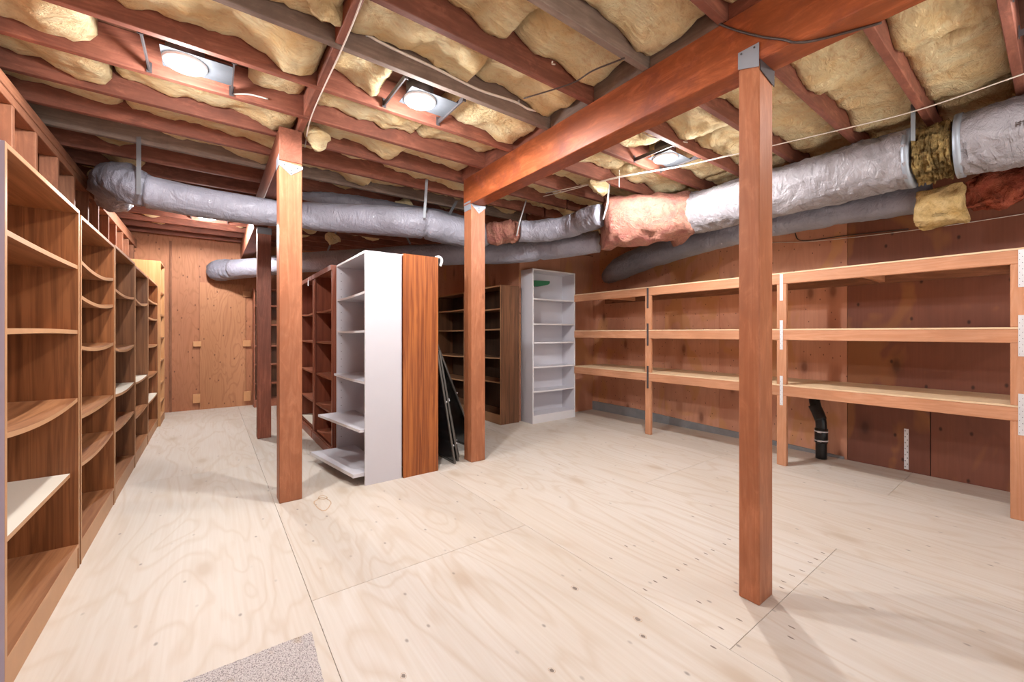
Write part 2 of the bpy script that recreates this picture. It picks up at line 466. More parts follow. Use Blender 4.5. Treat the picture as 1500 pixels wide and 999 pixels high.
b = MB(); b.box(-1.6, XR + 0.2, YB - 0.1, YF + 0.2, -0.06, -0.0185)
struct('trim_9', b, M['gap'])

# walls
b = MB()
for y0, y1 in ((YB, -0.2), (-0.2, 2.24), (2.24, 4.68), (4.68, 7.12), (7.12, YF)):
    b.box(XL - 0.02, XL, y0 + 0.001, y1 - 0.001, 0, 2.5)
struct('wall_left', b, M['farply'])
b = MB(); b.box(-1.62, -1.6, YB, YF, 0, ZT)
struct('wall_left_outer', b, M['wallply_dark'])
b = MB()
for y0, y1 in ((3.16, YS), (2.44, 3.16), (1.227, 2.44)):
    b.box(XR, XR + 0.02, y0 + 0.001, y1 - 0.001, 0.0, ZT)
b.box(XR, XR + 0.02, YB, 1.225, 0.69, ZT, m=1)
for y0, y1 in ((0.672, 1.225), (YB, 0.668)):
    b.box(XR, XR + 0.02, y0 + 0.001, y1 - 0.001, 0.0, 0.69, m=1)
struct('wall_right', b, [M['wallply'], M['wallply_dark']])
b = MB()
for x0, x1 in ((XS, 4.15), (4.15, XR + 0.02)): b.box(x0 + 0.001, x1, YS, YS + 0.02, 0, ZT)
struct('wall_back', b, M['wallply'])
b = MB()
for y0, y1 in ((YS, 5.6), (5.6, 6.84), (6.84, YF)): b.box(XS, XS + 0.02, y0 + 0.022 * (y0 == YS), y1 - 0.001, 0, ZT)
struct('wall_inner', b, M['wallply'])
b = MB()
for x0, x1 in ((-1.6, -0.14), (-0.14, 0.477), (0.477, 1.7), (1.7, XS + 0.02)): b.box(x0 + 0.001, x1 - 0.001, YF, YF + 0.02, 0, ZT)
struct('wall_far', b, M['farply'])
b = MB()   # the side behind the camera: a wide doorway added, out of view, to let daylight in
b.box(-1.6, -0.5, YB - 0.02, YB, 0, ZT); b.box(4.4, XR + 0.02, YB - 0.02, YB, 0, ZT); b.box(-0.5, 4.4, YB - 0.02, YB, 2.45, ZT)
struct('wall_behind', b, M['farply'])
b = MB(); b.box(-5, 9, YB - 9, YB - 0.12, -0.1, -0.02)
struct('bounce_paving', b, M['paving'])  # ground added outside the unseen doorway, bounces daylight up to the ceiling
b = MB()
b.box(XR + 0.021, XR + 0.03, YB, YS, -0.02, ZT); b.box(XS + 0.021, XS + 0.03, YS + 0.021, YF, -0.02, ZT)
b.box(-1.62, XS + 0.04, YF + 0.021, YF + 0.03, -0.02, ZT); b.box(XL - 0.03, XL - 0.021, YB, YF - 0.001, 0.0, 2.5)
b.box(XS + 0.031, XR + 0.03, YS + 0.021, YS + 0.03, -0.02, ZT)
struct('leak_backer', b, M['hole'])  # added dark backing that blocks daylight leaking through the wall seams
# ceiling = subfloor boards above the joists
b = MB(); b.box(-1.62, XR + 0.02, YB, YF + 0.02, ZT, ZT + 0.02)
struct('ceiling', b, M['subfloor'])
# concrete curb at the foot of the right wall
b = MB()
b.prism([(XR - 0.012, YS, 0), (XR, YS, 0), (XR, YS, 0.13), (XR - 0.012, YS, 0.13)], (0, 0, 0))
b = MB()
y = [YS, 3.6, 2.9, 2.2, 1.6, 1.25]; h = [0.13, 0.125, 0.09, 0.065, 0.035, 0.02]
vs = []
for q, hh in zip(y, h): vs += [(XR - 0.014, q, 0), (XR - 0.014, q, hh), (XR, q, hh + 0.004), (XR, q, 0)]
fs = []
for i in range(5):
    for k in range(4): fs.append((i * 4 + k, i * 4 + (k + 1) % 4, i * 4 + 4 + (k + 1) % 4, i * 4 + 4 + k))
fs += [(0, 1, 2, 3), (20, 23, 22, 21)]
b.add(vs, fs)
struct('baseboard_right', b, M['concrete'])
# plywood access door held by wood blocks in the far wall
b = MB(); b.box(-0.13, 0.47, YF - 0.016, YF - 0.002, 0.0, 2.0, 0.001)
door = struct('door_1', b, M['doorply'])
for (x, z, wx, wz) in ((-0.165, 1.03, 0.05, 0.04), (0.485, 1.846, 0.055, 0.045), (0.485, 1.03, 0.055, 0.05), (-0.172, 0.18, 0.045, 0.07), (0.492, 0.157, 0.05, 0.08)):
    b = MB(); b.box(x - wx, x + wx, YF - 0.045, YF - 0.016, z - wz, z + wz, 0.003)
    if x < 0: b.prism([(x - wx, YF - 0.016, z), (x - wx, YF - 0.001, z), (x - wx + .03, YF - 0.001, z), (x - wx + .03, YF - 0.016, z)], (0, 0, 0.02))
    else: b.box(x, x + wx, YF - 0.016, YF - 0.001, z - wz, z + wz)
    link('holding_block', b, M['block'], door)
# narrow trim strip where the far left corner meets the tall case
b = MB(); b.box(-0.50, -0.47, YF - 0.02, YF - 0.001, 0, 2.6, 0.002)
struct('trim_1', b, M['plate_z'])

# ================================================================ LEFT WALL FRAMING
studs = [2.98, 3.397, 3.767, 4.218, 4.652, 5.104, 5.515, 6.009, 6.441, 6.874, 7.319, 7.78]
labels = ['wall stud at the top left edge, nearest the camera', 'pale-edged wall stud above the first bookcase', 'second pale-edged wall stud above the first bookcase',
          'wall stud beside the dark framed gap above the bookcases', 'wall stud above the second bookcase, before the duct elbow', 'wall stud just below the grey duct elbow',
          'wall stud just past the grey duct elbow', 'wall stud beyond the duct elbow, above the third bookcase']
for i, y in enumerate(studs):
    b = MB(); b.box(-0.955, -0.865, y, y + 0.038, 0, 2.44, 0.003)
    o = link('wall_stud', b, M['plate_z'])
    if i < len(labels): tag(o, labels[i], 'wall stud')
    else: tag(o, 'far wall stud above the end of the bookcase row', 'wall stud', 'far wall studs')
b = MB(); b.box(-0.955, -0.865, 1.2, 5.36, 2.44, 2.49, 0.003)
tag(link('top_plate', b, M['plate_y']), 'lower wooden top plate resting on the left wall studs, nearer the camera', 'top plate')
b = MB(); b.box(-0.955, -0.862, 1.2, 5.38, 2.492, 2.555, 0.003)
tag(link('top_plate', b, M['plate_y']), 'upper wooden top plate along the left wall, ending at the grey duct elbow', 'top plate')
b = MB(); b.box(-0.955, -0.862, 5.74, 8.05, 2.442, 2.56, 0.003)
tag(link('top_plate', b, M['plate_y']), 'wooden top plate beyond the grey duct elbow, running to the far wall', 'top plate')
b = MB(); b.box(-0.958, -0.95, 4.26, 4.648, 0.02, 2.43)  # black sheet put in for the darkness of this stud bay
tag(link('dark_bay_sheet', b, M['hole']), 'black sheet standing in for the shaded gap between two wall studs', 'dark sheet')

# ================================================================ BEAMS AND POSTS
BB = 2.42
b = MB(); b.box(1.938, 2.08, -1.2, 3.40, 2.40, 2.658, 0.004)
tag(link('ceiling_beam', b, M['beam']), 'big orange-red timber beam crossing the upper right above the two front posts', 'beam')
b = MB(); b.box(0.39, 0.535, 3.28, 5.50, 2.42, 2.658, 0.004)
tag(link('ceiling_beam', b, M['beam_end']), 'dark red beam starting on top of the left front post', 'beam')
b = MB(); b.box(0.40, 0.54, 5.502, 8.075, 2.40, 2.658, 0.004)
tag(link('ceiling_beam', b, M['beam_end']), 'beam running from the distant dark post back to the far wall', 'beam')
b = MB(); b.box(1.94, 2.08, -1.2 - 0.14, -1.2, 0, 2.40, 0.004)

def gusset(parent_post, pts, ext, mat, name='steel_bracket', nails=()):
    b = MB(); b.prism(pts, ext)
    e = Vector(ext).normalized()
    o = link(name, b, mat, parent_post)
    if nails:
        nb = MB()
        for p in nails:
            p = Vector(p); nb.tube([p, p + e * 0.004], 0.004, 8)
        link('nail_head', nb, M['galv_dark'], o)
    return o

def post(x0, x1, y0, y1, z1, label, mat):
    t = thing('support_post', label, 'post', ((x0 + x1) / 2, (y0 + y1) / 2, 0))
    b = MB(); b.box(x0, x1, y0, y1, 0, z1, 0.004)
    link('timber', b, mat, t)
    return t
p1 = post(0.39, 0.535, 3.28, 3.42, 2.42, 'orange wooden post in front of the left rows, with triangular steel plate on top', M['post'])
gusset(p1, [(0.385, 3.279, 2.415), (0.54, 3.279, 2.40), (0.54, 3.279, 2.385), (0.463, 3.279, 2.325), (0.388, 3.279, 2.385)], (0, -0.003, 0), M['galv'],
       nails=[(0.42, 3.276, 2.39), (0.505, 3.276, 2.385), (0.463, 3.276, 2.36), (0.463, 3.276, 2.335)])
gusset(p1, [(0.386, 3.28, 2.46), (0.386, 3.41, 2.46), (0.386, 3.41, 2.38), (0.386, 3.28, 2.38)], (0.003, 0, 0), M['galv'])
p2 = post(1.945, 2.095, 3.265, 3.40, 2.40, 'pinkish wooden post beside the black framed panels, at the end of the big beam', M['post'])
gusset(p2, [(1.945, 3.264, 2.398), (2.10, 3.264, 2.398), (2.10, 3.264, 2.385), (2.025, 3.264, 2.32), (1.95, 3.264, 2.385)], (0, -0.003, 0), M['galv'],
       nails=[(2.025, 3.261, 2.37), (2.025, 3.261, 2.35)])
gusset(p2, [(1.937, 3.27, 2.43), (1.937, 3.39, 2.43), (1.942, 3.39, 2.35), (1.942, 3.27, 2.35)], (0.002, 0, 0), M['galv'])
p3 = post(0.43, 0.565, 5.43, 5.57, 2.40, 'dark distant post behind the left front post, steel cap on top', M['post_far'])
gusset(p3, [(0.425, 5.428, 2.405), (0.57, 5.428, 2.405), (0.57, 5.428, 2.33), (0.425, 5.428, 2.33)], (0, -0.003, 0), M['galv_dark'])
p4 = post(1.940, 2.075, 0.797, 0.885, 2.40, 'large wooden post nearest the camera on the right, with steel plate at its top', M['post'])
gusset(p4, [(1.9365, 0.797, 2.475), (1.9365, 0.885, 2.475), (1.9365, 0.885, 2.40), (1.9365, 0.797, 2.37)], (-0.003, 0, 0), M['galv'],
       nails=[(1.9335, 0.815, 2.462), (1.9335, 0.87, 2.462)])
gusset(p4, [(1.938, 0.7945, 2.42), (2.084, 0.7945, 2.42), (2.08, 0.7945, 2.33), (1.94, 0.7945, 2.355)], (0, -0.003, 0), M['galv_dark'])

# ================================================================ JOISTS, BLOCKING, INSULATION
JY = [-0.23, 0.18, 0.58, 0.98, 1.405, 1.815, 2.225, 2.67, 3.09, 3.50, 3.90, 4.26, 4.66, 5.07, 5.48, 5.89, 6.30, 6.71, 7.12, 7.53, 7.94]
JT = 0.04
jl_labels = {
    0.98: 'ceiling joist meeting the big beam closest to the near right post, left side',
    1.405: 'weathered joist reaching the big beam halfway along, left of the beam',
    1.815: 'red-brown joist with ragged edge, just nearer than the grey joist carrying cable',
    2.225: 'weathered grey joist with white cable stapled along it',
    2.67: 'red-brown joist between the two brightest ceiling lights, far side of the middle one',
    3.09: 'red-brown joist directly beyond the ceiling light nearest the bookcases',
    3.50: 'red-brown joist just above the left front post top',
    3.90: 'dusty red joist, second beyond the left front post top',
    4.26: 'greyish weathered joist just in front of the silver duct at left',
    4.66: 'clean red joist directly above the grey duct elbow',
}
jr_labels = {
    0.18: 'ceiling joist at the top right corner, on edge of view',
    0.58: 'orange-edged ceiling joist at upper right, ending above the yellow insulated duct joint',
    0.98: 'dark joist with scarred edge passing just behind the near right post top',
    1.405: 'ceiling joist on the right of the beam, seen left of the near right post',
    1.815: 'ceiling joist right of the beam, just nearer than the light behind the beam',
    2.225: 'ceiling joist right of the beam, just beyond the light behind the beam',
    2.67: 'ceiling joist above the pink duct wrap, right of the beam',
}
for i, yf in enumerate(JY):
    grey = yf in (2.225, 4.26, 1.405)
    if yf > 0.3:
        b = MB()
        xe = 1.975 if yf < 3.45 else 3.35
        b.box(-1.45, xe, yf - JT, yf, ZJ, ZT - 0.002, 0.003)
        o = link('ceiling_joist', b, M['grey_x' if grey else 'joist_x'])
        if yf in jl_labels: tag(o, jl_labels[yf], 'joist')
        elif yf < 0.9: tag(o, 'ceiling joist left of the beam, almost above the camera', 'joist')
        else: tag(o, {5.07: 'shaded joist just beyond the slim silver duct', 5.48: 'shaded joist just nearer than the distant dark post', 5.89: 'shaded joist just behind the distant dark post',
                      6.30: 'joist on the near side of the distant small ceiling light', 6.71: 'joist on the far side of the distant small ceiling light',
                      7.12: 'shaded joist third from the far wall', 7.53: 'shaded joist second from the far wall', 7.94: 'shaded joist closest to the far wall'}[yf], 'joist')
    if yf < 3.6 or 3.6 < yf < 4.5:
        b = MB()
        x0 = 2.0 if yf < 3.45 else 3.39
        b.box(x0 - 0.02, 4.855, yf - JT, yf, ZJ, ZT - 0.002, 0.003)
        o = link('ceiling_joist', b, M['joist_x'])
        if yf in jr_labels: tag(o, jr_labels[yf], 'joist')
        elif yf < 0: tag(o, 'ceiling joist right of the beam, beside the camera', 'joist')
        else: tag(o, {3.09: 'joist above the pale tie, just past the pink duct wrap', 3.50: 'joist above the big beam far end, right of it', 3.90: 'joist over the lower duct near the inner corner',
                      4.26: 'joist closest to the wall behind the white bookcase'}[yf], 'joist')

# blocking between the joists: a row along the left posts' line and a row over the big beam
nb = 0
for a, c in zip(JY, JY[1:]):
    y0, y1 = a, c - JT
    if 0.5 < a < 3.3:
        b = MB(); b.box(0.505, 0.545, y0 + 0.001, y1 - 0.001, ZJ + 0.002, ZT - 0.004, 0.003)
        o = link('joist_blocking', b, M['joist_y'])
        tag(o, {0.98: 'short cross block above the top edge of view between joists', 1.405: 'short red block between joists near the top centre-left of view',
                1.815: 'short red block just nearer than the grey joist', 2.225: 'short block between the grey joist and the next red joist',
                2.67: 'short block between joists, two bays nearer than the left front post', 3.09: 'short block between joists right above the left front post'}.get(a, 'short cross block between joists nearly above the camera'), 'blocking')
    if 0.5 < a < 3.2:
        b = MB(); b.box(1.955, 1.993, y0 + 0.001, y1 - 0.001, ZJ + 0.001, ZT - 0.004, 0.002)
        o = link('joist_blocking', b, M['grey_y' if a in (1.405, 0.98, 1.815) else 'joist_y'])
        tag(o, {0.58: 'block on top of the big beam behind the near right post', 0.98: 'grey block on top of the big beam, top edge of view',
                1.405: 'grey block on top of the big beam beside the dark wire', 1.815: 'grey block on the big beam beside the white cable end',
                2.225: 'block on the big beam just past the grey joist', 2.67: 'block on the big beam, second from its far end',
                3.09: 'block on the big beam at its far end'}.get(a, 'block on top of the big beam above the camera'), 'blocking')

def batt(x0, x1, y0, y1, zb, seed, droop=0.0, sag=0.012, torn=0.0):
    """one insulation batt: lumpy underside, sides up to the subfloor"""
    b = MB()
    nx = max(4, int((x1 - x0) / 0.028)); ny = max(5, int((y1 - y0) / 0.028))
    vs = []
    for i in range(nx + 1):
        for j in range(ny + 1):
            u, v = i / nx, j / ny
            x = x0 + (x1 - x0) * u; y = y0 + (y1 - y0) * v
            q = Vector((x * 2.3 + seed * 3.1, y * 2.0, seed * 7.7))
            h = noise.noise(q) * 0.045 + noise.noise(q * 2.6) * 0.030 + noise.noise(q * 7) * 0.016 + noise.noise(q * 18) * 0.007
            fold = abs(noise.noise(Vector((x * 3.4 + seed, y * 1.1, seed)))) ** 0.5
            z = zb + h - sag * math.sin(PI * v) - 0.03 * (0.6 - fold)
            e = min(u * (x1 - x0), (1 - u) * (x1 - x0))
            if e < 0.03: z += (0.03 - e) ** 2 * 30
            z -= droop * math.exp(-((u - 0.86) * (x1 - x0) / 0.14) ** 2) * (0.4 + 0.6 * v)
            ev = min(v, 1 - v) * (y1 - y0)
            if ev < 0.025: z += (0.025 - ev) ** 2 * 30
            edge = max(0, 1 - min(v, 1 - v) * (y1 - y0) / 0.06)
            z += edge * (noise.noise(Vector((x * 11, seed, j > ny / 2))) * 0.022 + noise.noise(Vector((x * 31, seed, 3.0))) * 0.010)
            z = min(z, ZT - 0.02)
            yy = y + (noise.noise(q * 4) * 0.006 if 0 < j < ny else 0)
            vs.append((x, yy, z))
    fs = []
    for i in range(nx):
        for j in range(ny):
            a = i * (ny + 1) + j
            fs.append((a, a + 1, a + ny + 2, a + ny + 1))
    # rim up to the top
    rim = [i * (ny + 1) for i in range(nx + 1)] + [nx * (ny + 1) + j for j in range(1, ny + 1)] + [i * (ny + 1) + ny for i in range(nx - 1, -1, -1)] + [j for j in range(ny - 1, 0, -1)]
    n = len(vs)
    for r in rim: vs.append((vs[r][0], vs[r][1], ZT - 0.003))
    for k in range(len(rim)):
        k2 = (k + 1) % len(rim)
        fs.append((rim[k], rim[k2], n + k2, n + k))
    fs.append(tuple(n + k for k in range(len(rim))))
    b.add(vs, fs, 0, True)
    return b

bay_name = {0.18: 'topmost bay at right', 0.58: 'bay before the near post top', 0.98: 'bay just past near post top', 1.405: 'bay of the dark wire',
            1.815: 'bay before the grey cabled joist', 2.225: 'bay behind the grey cabled joist', 2.67: 'bay of the leftmost light',
            3.09: 'bay before the left post', 3.50: 'bay over the left post', 3.90: 'bay over the silver duct'}
lampbays = {2.67: (-0.11,), 2.225: (1.07,), 1.815: (3.08,), 6.30: (-0.03,)}
sd = 0
for a, c in zip(JY, JY[1:]):
    y0, y1 = a + 0.002, c - JT - 0.002
    far = a > 4.2
    segs = []
    if a > 0.5:
        segs += [(-1.4, -0.48, 'leftmost piece,'), (-0.46, 0.50, 'left piece,')]
        segs += [(0.55, 1.28, 'middle piece,'), (1.30, 1.95 if a < 3.4 else 2.2, 'piece touching the big beam,')]
    if a < 4.0 and a > 0.1: segs += [(2.0 if a < 3.4 else 2.25, 3.1, 'first piece right of beam,'), (3.12, 4.0 if a > 0.3 else 3.9, 'second piece right of beam,'), (4.02, 4.8, 'piece by right wall,')]
    elif a >= 4.0: segs += [(2.25, 3.3, 'x')]
    for (x0, x1, pos) in segs:
        sd += 1
        rg = random.Random(sd * 13 + 5)
        for lx in lampbays.get(a, ()):       # the fixture sits in this bay: the batt is cut back around it
            if x0 < lx + 0.02 < x1 or x0 < lx - 0.2 < x1:
                if lx - x0 > x1 - lx: x1 = min(x1, lx - 0.22)
                else: x0 = max(x0, lx + 0.30)
        if x1 - x0 < 0.15: continue
        if far and rg.random() < 0.25: continue
        zb = (2.765 if not far else 2.79) + rg.uniform(-0.015, 0.02)
        droop = rg.choice([0, 0, 0.03, 0.05, 0.07]) if not far else rg.choice([0, 0.05, 0.1])
        b = batt(x0, x1, y0, y1, zb, sd, droop)
        o = link('insulation_batt', b, M['batt'])
        if far: tag(o, 'yellow insulation batt tucked between rear joists beyond the silver duct', 'insulation', 'insulation batts between the rear joists')
        else: tag(o, 'yellow insulation batt, %s %s' % (pos, bay_name.get(a, 'bay')), 'insulation', 'yellow insulation batts between the joists')
# loose tufts hanging from torn batts
for (x, y, z, s_, lab) in ((0.63, 3.30, 2.62, 0.085, 'loose clump of yellow insulation hanging beside the left front post top'),
                      (0.42, 2.05, 2.70, 0.10, 'torn yellow insulation flap hanging beside the cross block near the grey joist'),
                      (1.75, 4.4, 2.60, 0.10, 'triangular torn insulation tuft hanging left of the duct strap'),
                      (1.35, 5.95, 2.46, 0.09, 'small yellow tuft hanging above the cherry bookcases'),
                      (-0.75, 5.2, 2.60, 0.13, 'yellow scrap of insulation poking out beside the grey duct elbow'),
                      (3.05, 2.7, 2.60, 0.12, 'ragged yellow insulation hanging above the pale duct tie')):
    b = MB(); vs = []; fs = []
    n1, n2 = 12, 16
    for i in range(n1 + 1):
        for k in range(n2):
            t = i / n1; aa = 2 * PI * k / n2
            r = s_ * (math.sin(PI * (0.12 + 0.8 * t)) ** 0.8) * (1 - 0.45 * t)
            p = Vector((math.cos(aa) * r * 1.3, math.sin(aa) * r * 0.7, 0.10 - t * 0.16))
            q = noise.noise_vector((p + Vector((x, y, 0))) * 9) * 0.05 + noise.noise_vector((p + Vector((x, y, 0))) * 28) * 0.014
            vs.append(Vector((x, y, z)) + p + q)
    for i in range(n1):
        for k in range(n2):
            k2 = (k + 1) % n2
            fs.append((i * n2 + k, i * n2 + k2, (i + 1) * n2 + k2, (i + 1) * n2 + k))
    fs += [tuple(range(n2)), tuple(n1 * n2 + k for k in range(n2))]
    b.add(vs, fs, 0, True)
    tag(link('insulation_tuft', b, M['batt']), lab, 'insulation')

# ================================================================ CEILING LIGHTS
def recessed_light(x, y, label, f):
    hid = label is None
    if hid: label = 'added recessed fill light behind the camera, out of view'
    t = thing('ceiling_light', label, 'ceiling light', (x, y, ZJ), 'added fill lights behind the camera' if hid else None)
    b = MB()   # galvanized pan
    n = 40; z = ZJ + 0.006
    b.box(x - 0.10, x + 0.214, y - 0.11, y + 0.10, z + 0.012, z + 0.015)
    link('mounting_plate', b, M['galv_plate'], t)
    b = MB()
    b.tube([(x, y, z + 0.015), (x, y, z + 0.12)], 0.085, 32)
    b.box(x + 0.115, x + 0.2, y + 0.02, y + 0.11, z + 0.016, z + 0.09, 0.003)
    link('housing', b, M['galv_dark'], t)
    for dx in (-0.165, 0.215):
        b = MB(); b.box(x + dx - 0.004, x + dx + 0.004, y - 0.183, y + 0.183, z + 0.0, z + 0.03)
        b.box(x + dx - 0.012, x + dx + 0.012, y - 0.187, y - 0.182, z - 0.008, z + 0.05)
        b.box(x + dx - 0.012, x + dx + 0.012, y + 0.182, y + 0.187, z - 0.008, z + 0.05)
        link('hanger_bar', b, M['galv_dark'], t)
    b = MB()   # trim ring
    vs = []; fs = []
    prof = [(0.07, 0.004), (0.074, -0.006), (0.092, -0.006), (0.1, 0.004), (0.1, 0.011)]
    for k in range(n):
        a = 2 * PI * k / n
        for r, dz in prof: vs.append((x + r * math.cos(a), y + r * math.sin(a), z + dz))
    m = len(prof)
    for k in range(n):
        k2 = (k + 1) % n
        for j in range(m - 1): fs.append((k * m + j, k * m + j + 1, k2 * m + j + 1, k2 * m + j))
    b.add(vs, fs, 0, True)
    link('trim_ring', b, M['trim'], t)
    b = MB(); b.tube([(x, y, z + 0.001), (x, y, z + 0.008)], 0.072, 32)
    link('lens', b, M['lens'], t)
    L = bpy.data.lights.new('lamp', 'SPOT')
    L.energy = LAMP_W * f * 4; L.color = LAMP_COLOR; L.shadow_soft_size = 0.05; L.spot_size = math.radians(178); L.spot_blend = 0.15
    lo = bpy.data.objects.new('lamp', L); COL.objects.link(lo)
    lo.parent = t; lo.location = (0, 0, -0.035)
    L = bpy.data.lights.new('ceiling_fill', 'POINT')          # added fill below the lens to brighten the ceiling
    L.energy = LAMP_W * f * 0.8; L.color = LAMP_COLOR; L.shadow_soft_size = 0.04
    lo = bpy.data.objects.new('ceiling_fill', L); COL.objects.link(lo)
    lo.parent = t; lo.location = (0, 0, -0.10)
for x, y, lab, f in LIGHTS: recessed_light(x, y, lab, f)

# ================================================================ BOOKCASES
def bookcase(label, front, w0, w1, fpos, depth, h, shelves, mats, t=0.019, kick=0.08, back=True, z_top=None, top_mold=0.0, stile=0.0, base_mold=False, name='bookcase', group=None, holes=False, outer=None, kick_inset=0.0):
    """front: '+x' '-x' '-y'. w0..w1 span along the wall, fpos = coordinate of the front plane.
    shelves: dicts with z (top surface) and optional sag, col, tag, out (pulled out at near / far end), label"""
    side_m, shelf_m, edge_m, back_m = mats
    sgn = {'+x': -1, '-x': 1, '-y': 1}[front]      # direction from the front towards the back
    ax = front[1]
    fn = {'+x': (1, 0, 0), '-x': (-1, 0, 0), '-y': (0, -1, 0)}[front]
    def P(wc, d, z):
        return (fpos + sgn * d, wc, z) if ax == 'x' else (wc, fpos + sgn * d, z)
    def bx(mb, a, c, d0, d1, z0, z1, bev=0.001, m=0):
        p, q = P(a, d0, z0), P(c, d1, z1)
        mb.box(min(p[0], q[0]), max(p[0], q[0]), min(p[1], q[1]), max(p[1], q[1]), z0, z1, bev, m)
    base = P((w0 + w1) / 2, depth / 2, 0)
    T = thing(name, label, 'bookcase', base, group)
    for a, c, which in ((w0, w0 + t, 0), (w1 - t, w1, 1)):
        b = MB(); bx(b, a, c, 0, depth, 0, h)
        if holes:
            for hz in range(22):
                z = 0.2 + hz * 0.075
                for dd in (0.04,):
                    wc = a + t if which == 0 else a
                    p, q = P(wc - 0.0006, dd, z), P(wc + 0.0006, dd, z)
                    b.tube([p, q], 0.004, 8, m=2)
        o = link('side_panel', b, [outer if (outer and which == 0) else side_m, edge_m, M['hole']], T, edge=fn)
    b = MB(); bx(b, w0 + t, w1 - t, 0, depth, h - t, h)
    link('top_panel', b, [shelf_m, edge_m], T, edge=fn)
    if back:
        b = MB(); bx(b, w0 + t, w1 - t, depth - 0.006, depth - 0.0005, kick, h - t, 0)
        link('back_panel', b, back_m, T)
    if kick > 0:
        b = MB(); bx(b, w0 + t, w1 - t, 0.004 + kick_inset, 0.02 + kick_inset, 0, kick)
        link('kick_board', b, [edge_m if kick_inset == 0 and not base_mold else side_m], T)
        b = MB(); bx(b, w0 + t, w1 - t, 0.001, depth - 0.007, kick, kick + t)
        link('bottom_panel', b, [shelf_m, edge_m], T, edge=fn)
    if stile:
        for a, c in ((w0, w0 + stile), (w1 - stile, w1)):
            b = MB(); bx(b, a, c, -0.018, -0.0005, 0, h)
            link('face_stile', b, side_m, T)
    if top_mold:
        b = MB(); bx(b, w0 - 0.0, w1 + 0.0, -0.032, -0.0005 if not stile else -0.0185, h - top_mold, h)
        link('crown_rail', b, side_m, T)
    if base_mold:
        b = MB(); bx(b, w0, w1, -0.035, -0.0185, 0, 0.085, 0.003); bx(b, w0, w1, -0.028, -0.0185, 0.085, 0.10, 0.003)
        link('base_molding', b, side_m, T)
    for s in shelves:
        if not isinstance(s, dict): s = dict(z=s)
        z = s['z']; sag = s.get('sag', 0.004); th = s.get('t', t)
        o0, o1 = s.get('out', (0, 0))
        d0 = s.get('set', 0.004)
        n = 14; vs = []; fs = []
        for i in range(n + 1):
            u = i / n; wc = w0 + t + 0.001 + (w1 - w0 - 2 * t - 0.002) * u
            dz = -sag * 4 * u * (1 - u) + s.get('tilt', 0) * (u - 0.5)
            oo = o0 + (o1 - o0) * u
            for d, zz in ((d0 - oo, z), (d0 - oo, z - th), (depth - 0.008 - min(oo, 0.12), z - th), (depth - 0.008 - min(oo, 0.12), z)):
                vs.append(P(wc, d, zz + dz))
        for i in range(n):
            for k in range(4): fs.append((i * 4 + k, i * 4 + (k + 1) % 4, i * 4 + 4 + (k + 1) % 4, i * 4 + 4 + k))
        fs += [(0, 1, 2, 3), (n * 4 + 3, n * 4 + 2, n * 4 + 1, n * 4)]
        b = MB(); b.add(vs, fs)
        o = link('shelf', b, [s.get('col', shelf_m), s.get('edge', edge_m)], T, edge=fn)
        if 'lab' in s: o['label'] = s['lab']
    return T

oak = (M['lam_oak'], M['lam_oak_h'], M['lam_edge'], M['lam_oak'])
M['lam_shaded_back'] = laminate('shaded_walnut_back', hexc('4a3425'), hexc('2e1f15'))  # walnut back darkened to paint the shade inside the dark pair
dwal = (M['lam_walnut'], M['lam_walnut_h'], M['lam_edge'], M['lam_shaded_back'])
wal = (M['lam_walnut'], M['lam_walnut_h'], M['lam_edge'], M['lam_walnut'])
mid = (M['lam_mid'], M['lam_oak_h'], M['lam_edge'], M['lam_mid'])
W_ = dict(col=M['cream'], lab='cream white shelf board')
FX = -0.54
bookcase('large brown oak-look bookcase nearest the camera at the left edge, one cream shelf', '+x', 2.06, 3.01, FX, 0.30, 1.83,
         [dict(z=1.545, sag=0.004), dict(z=1.215, sag=-0.004), dict(z=0.87, sag=0.022), dict(z=0.49, sag=0.0, set=0.03, **W_)], oak, kick=0.105, outer=M['lavender'])
bookcase('brown bookcase second from the camera in the left row, with bowed shelves', '+x', 3.035, 3.965, FX, 0.30, 1.815,
         [dict(z=1.585, sag=0.03), dict(z=1.40, sag=0.025), dict(z=1.135, sag=0.022), dict(z=0.77, sag=0.012), dict(z=0.52, sag=0.022)], oak, kick=0.10)
bookcase('brown bookcase third in the left row, one bluish-white shelf at knee height', '+x', 3.985, 4.935, FX, 0.30, 1.825,
         [dict(z=1.52, sag=0.02), dict(z=1.10, sag=0.03), dict(z=0.765, sag=0.02, **W_), dict(z=0.51, sag=0.015)], mid, kick=0.10)
bookcase('brown bookcase fourth in the left row, with a loose white board on its white shelf', '+x', 4.95, 5.885, FX, 0.30, 1.81,
         [dict(z=1.52, sag=0.03), dict(z=0.755, sag=0.012, **W_), dict(z=0.44, sag=0.01)], mid, kick=0.10)
bookcase('brown bookcase fifth in the left row, against the taller blonde case', '+x', 5.90, 6.905, FX, 0.30, 1.815,
         [dict(z=1.58, sag=0.01), dict(z=1.38, sag=0.01), dict(z=1.06, sag=0.01), dict(z=0.72, sag=0.01), dict(z=0.44, sag=0.01, **W_)], oak, kick=0.09)
bl = (M['lam_blonde'], M['lam_blonde'], M['lam_edge'], M['lam_oak'])
bookcase('tall blonde wood bookcase at the far end of the left row', '+x', 6.925, 7.50, -0.515, 0.33, 2.13,
         [1.75, 1.45, 1.15, 0.85, 0.55, 0.3], bl, kick=0.09)
bookcase('narrow tall dark bookcase squeezed between the blonde case and the far wall', '+x', 7.52, 8.02, -0.56, 0.28, 1.95,
         [1.6, 1.25, 0.95, 0.6, 0.3], wal, kick=0.09)
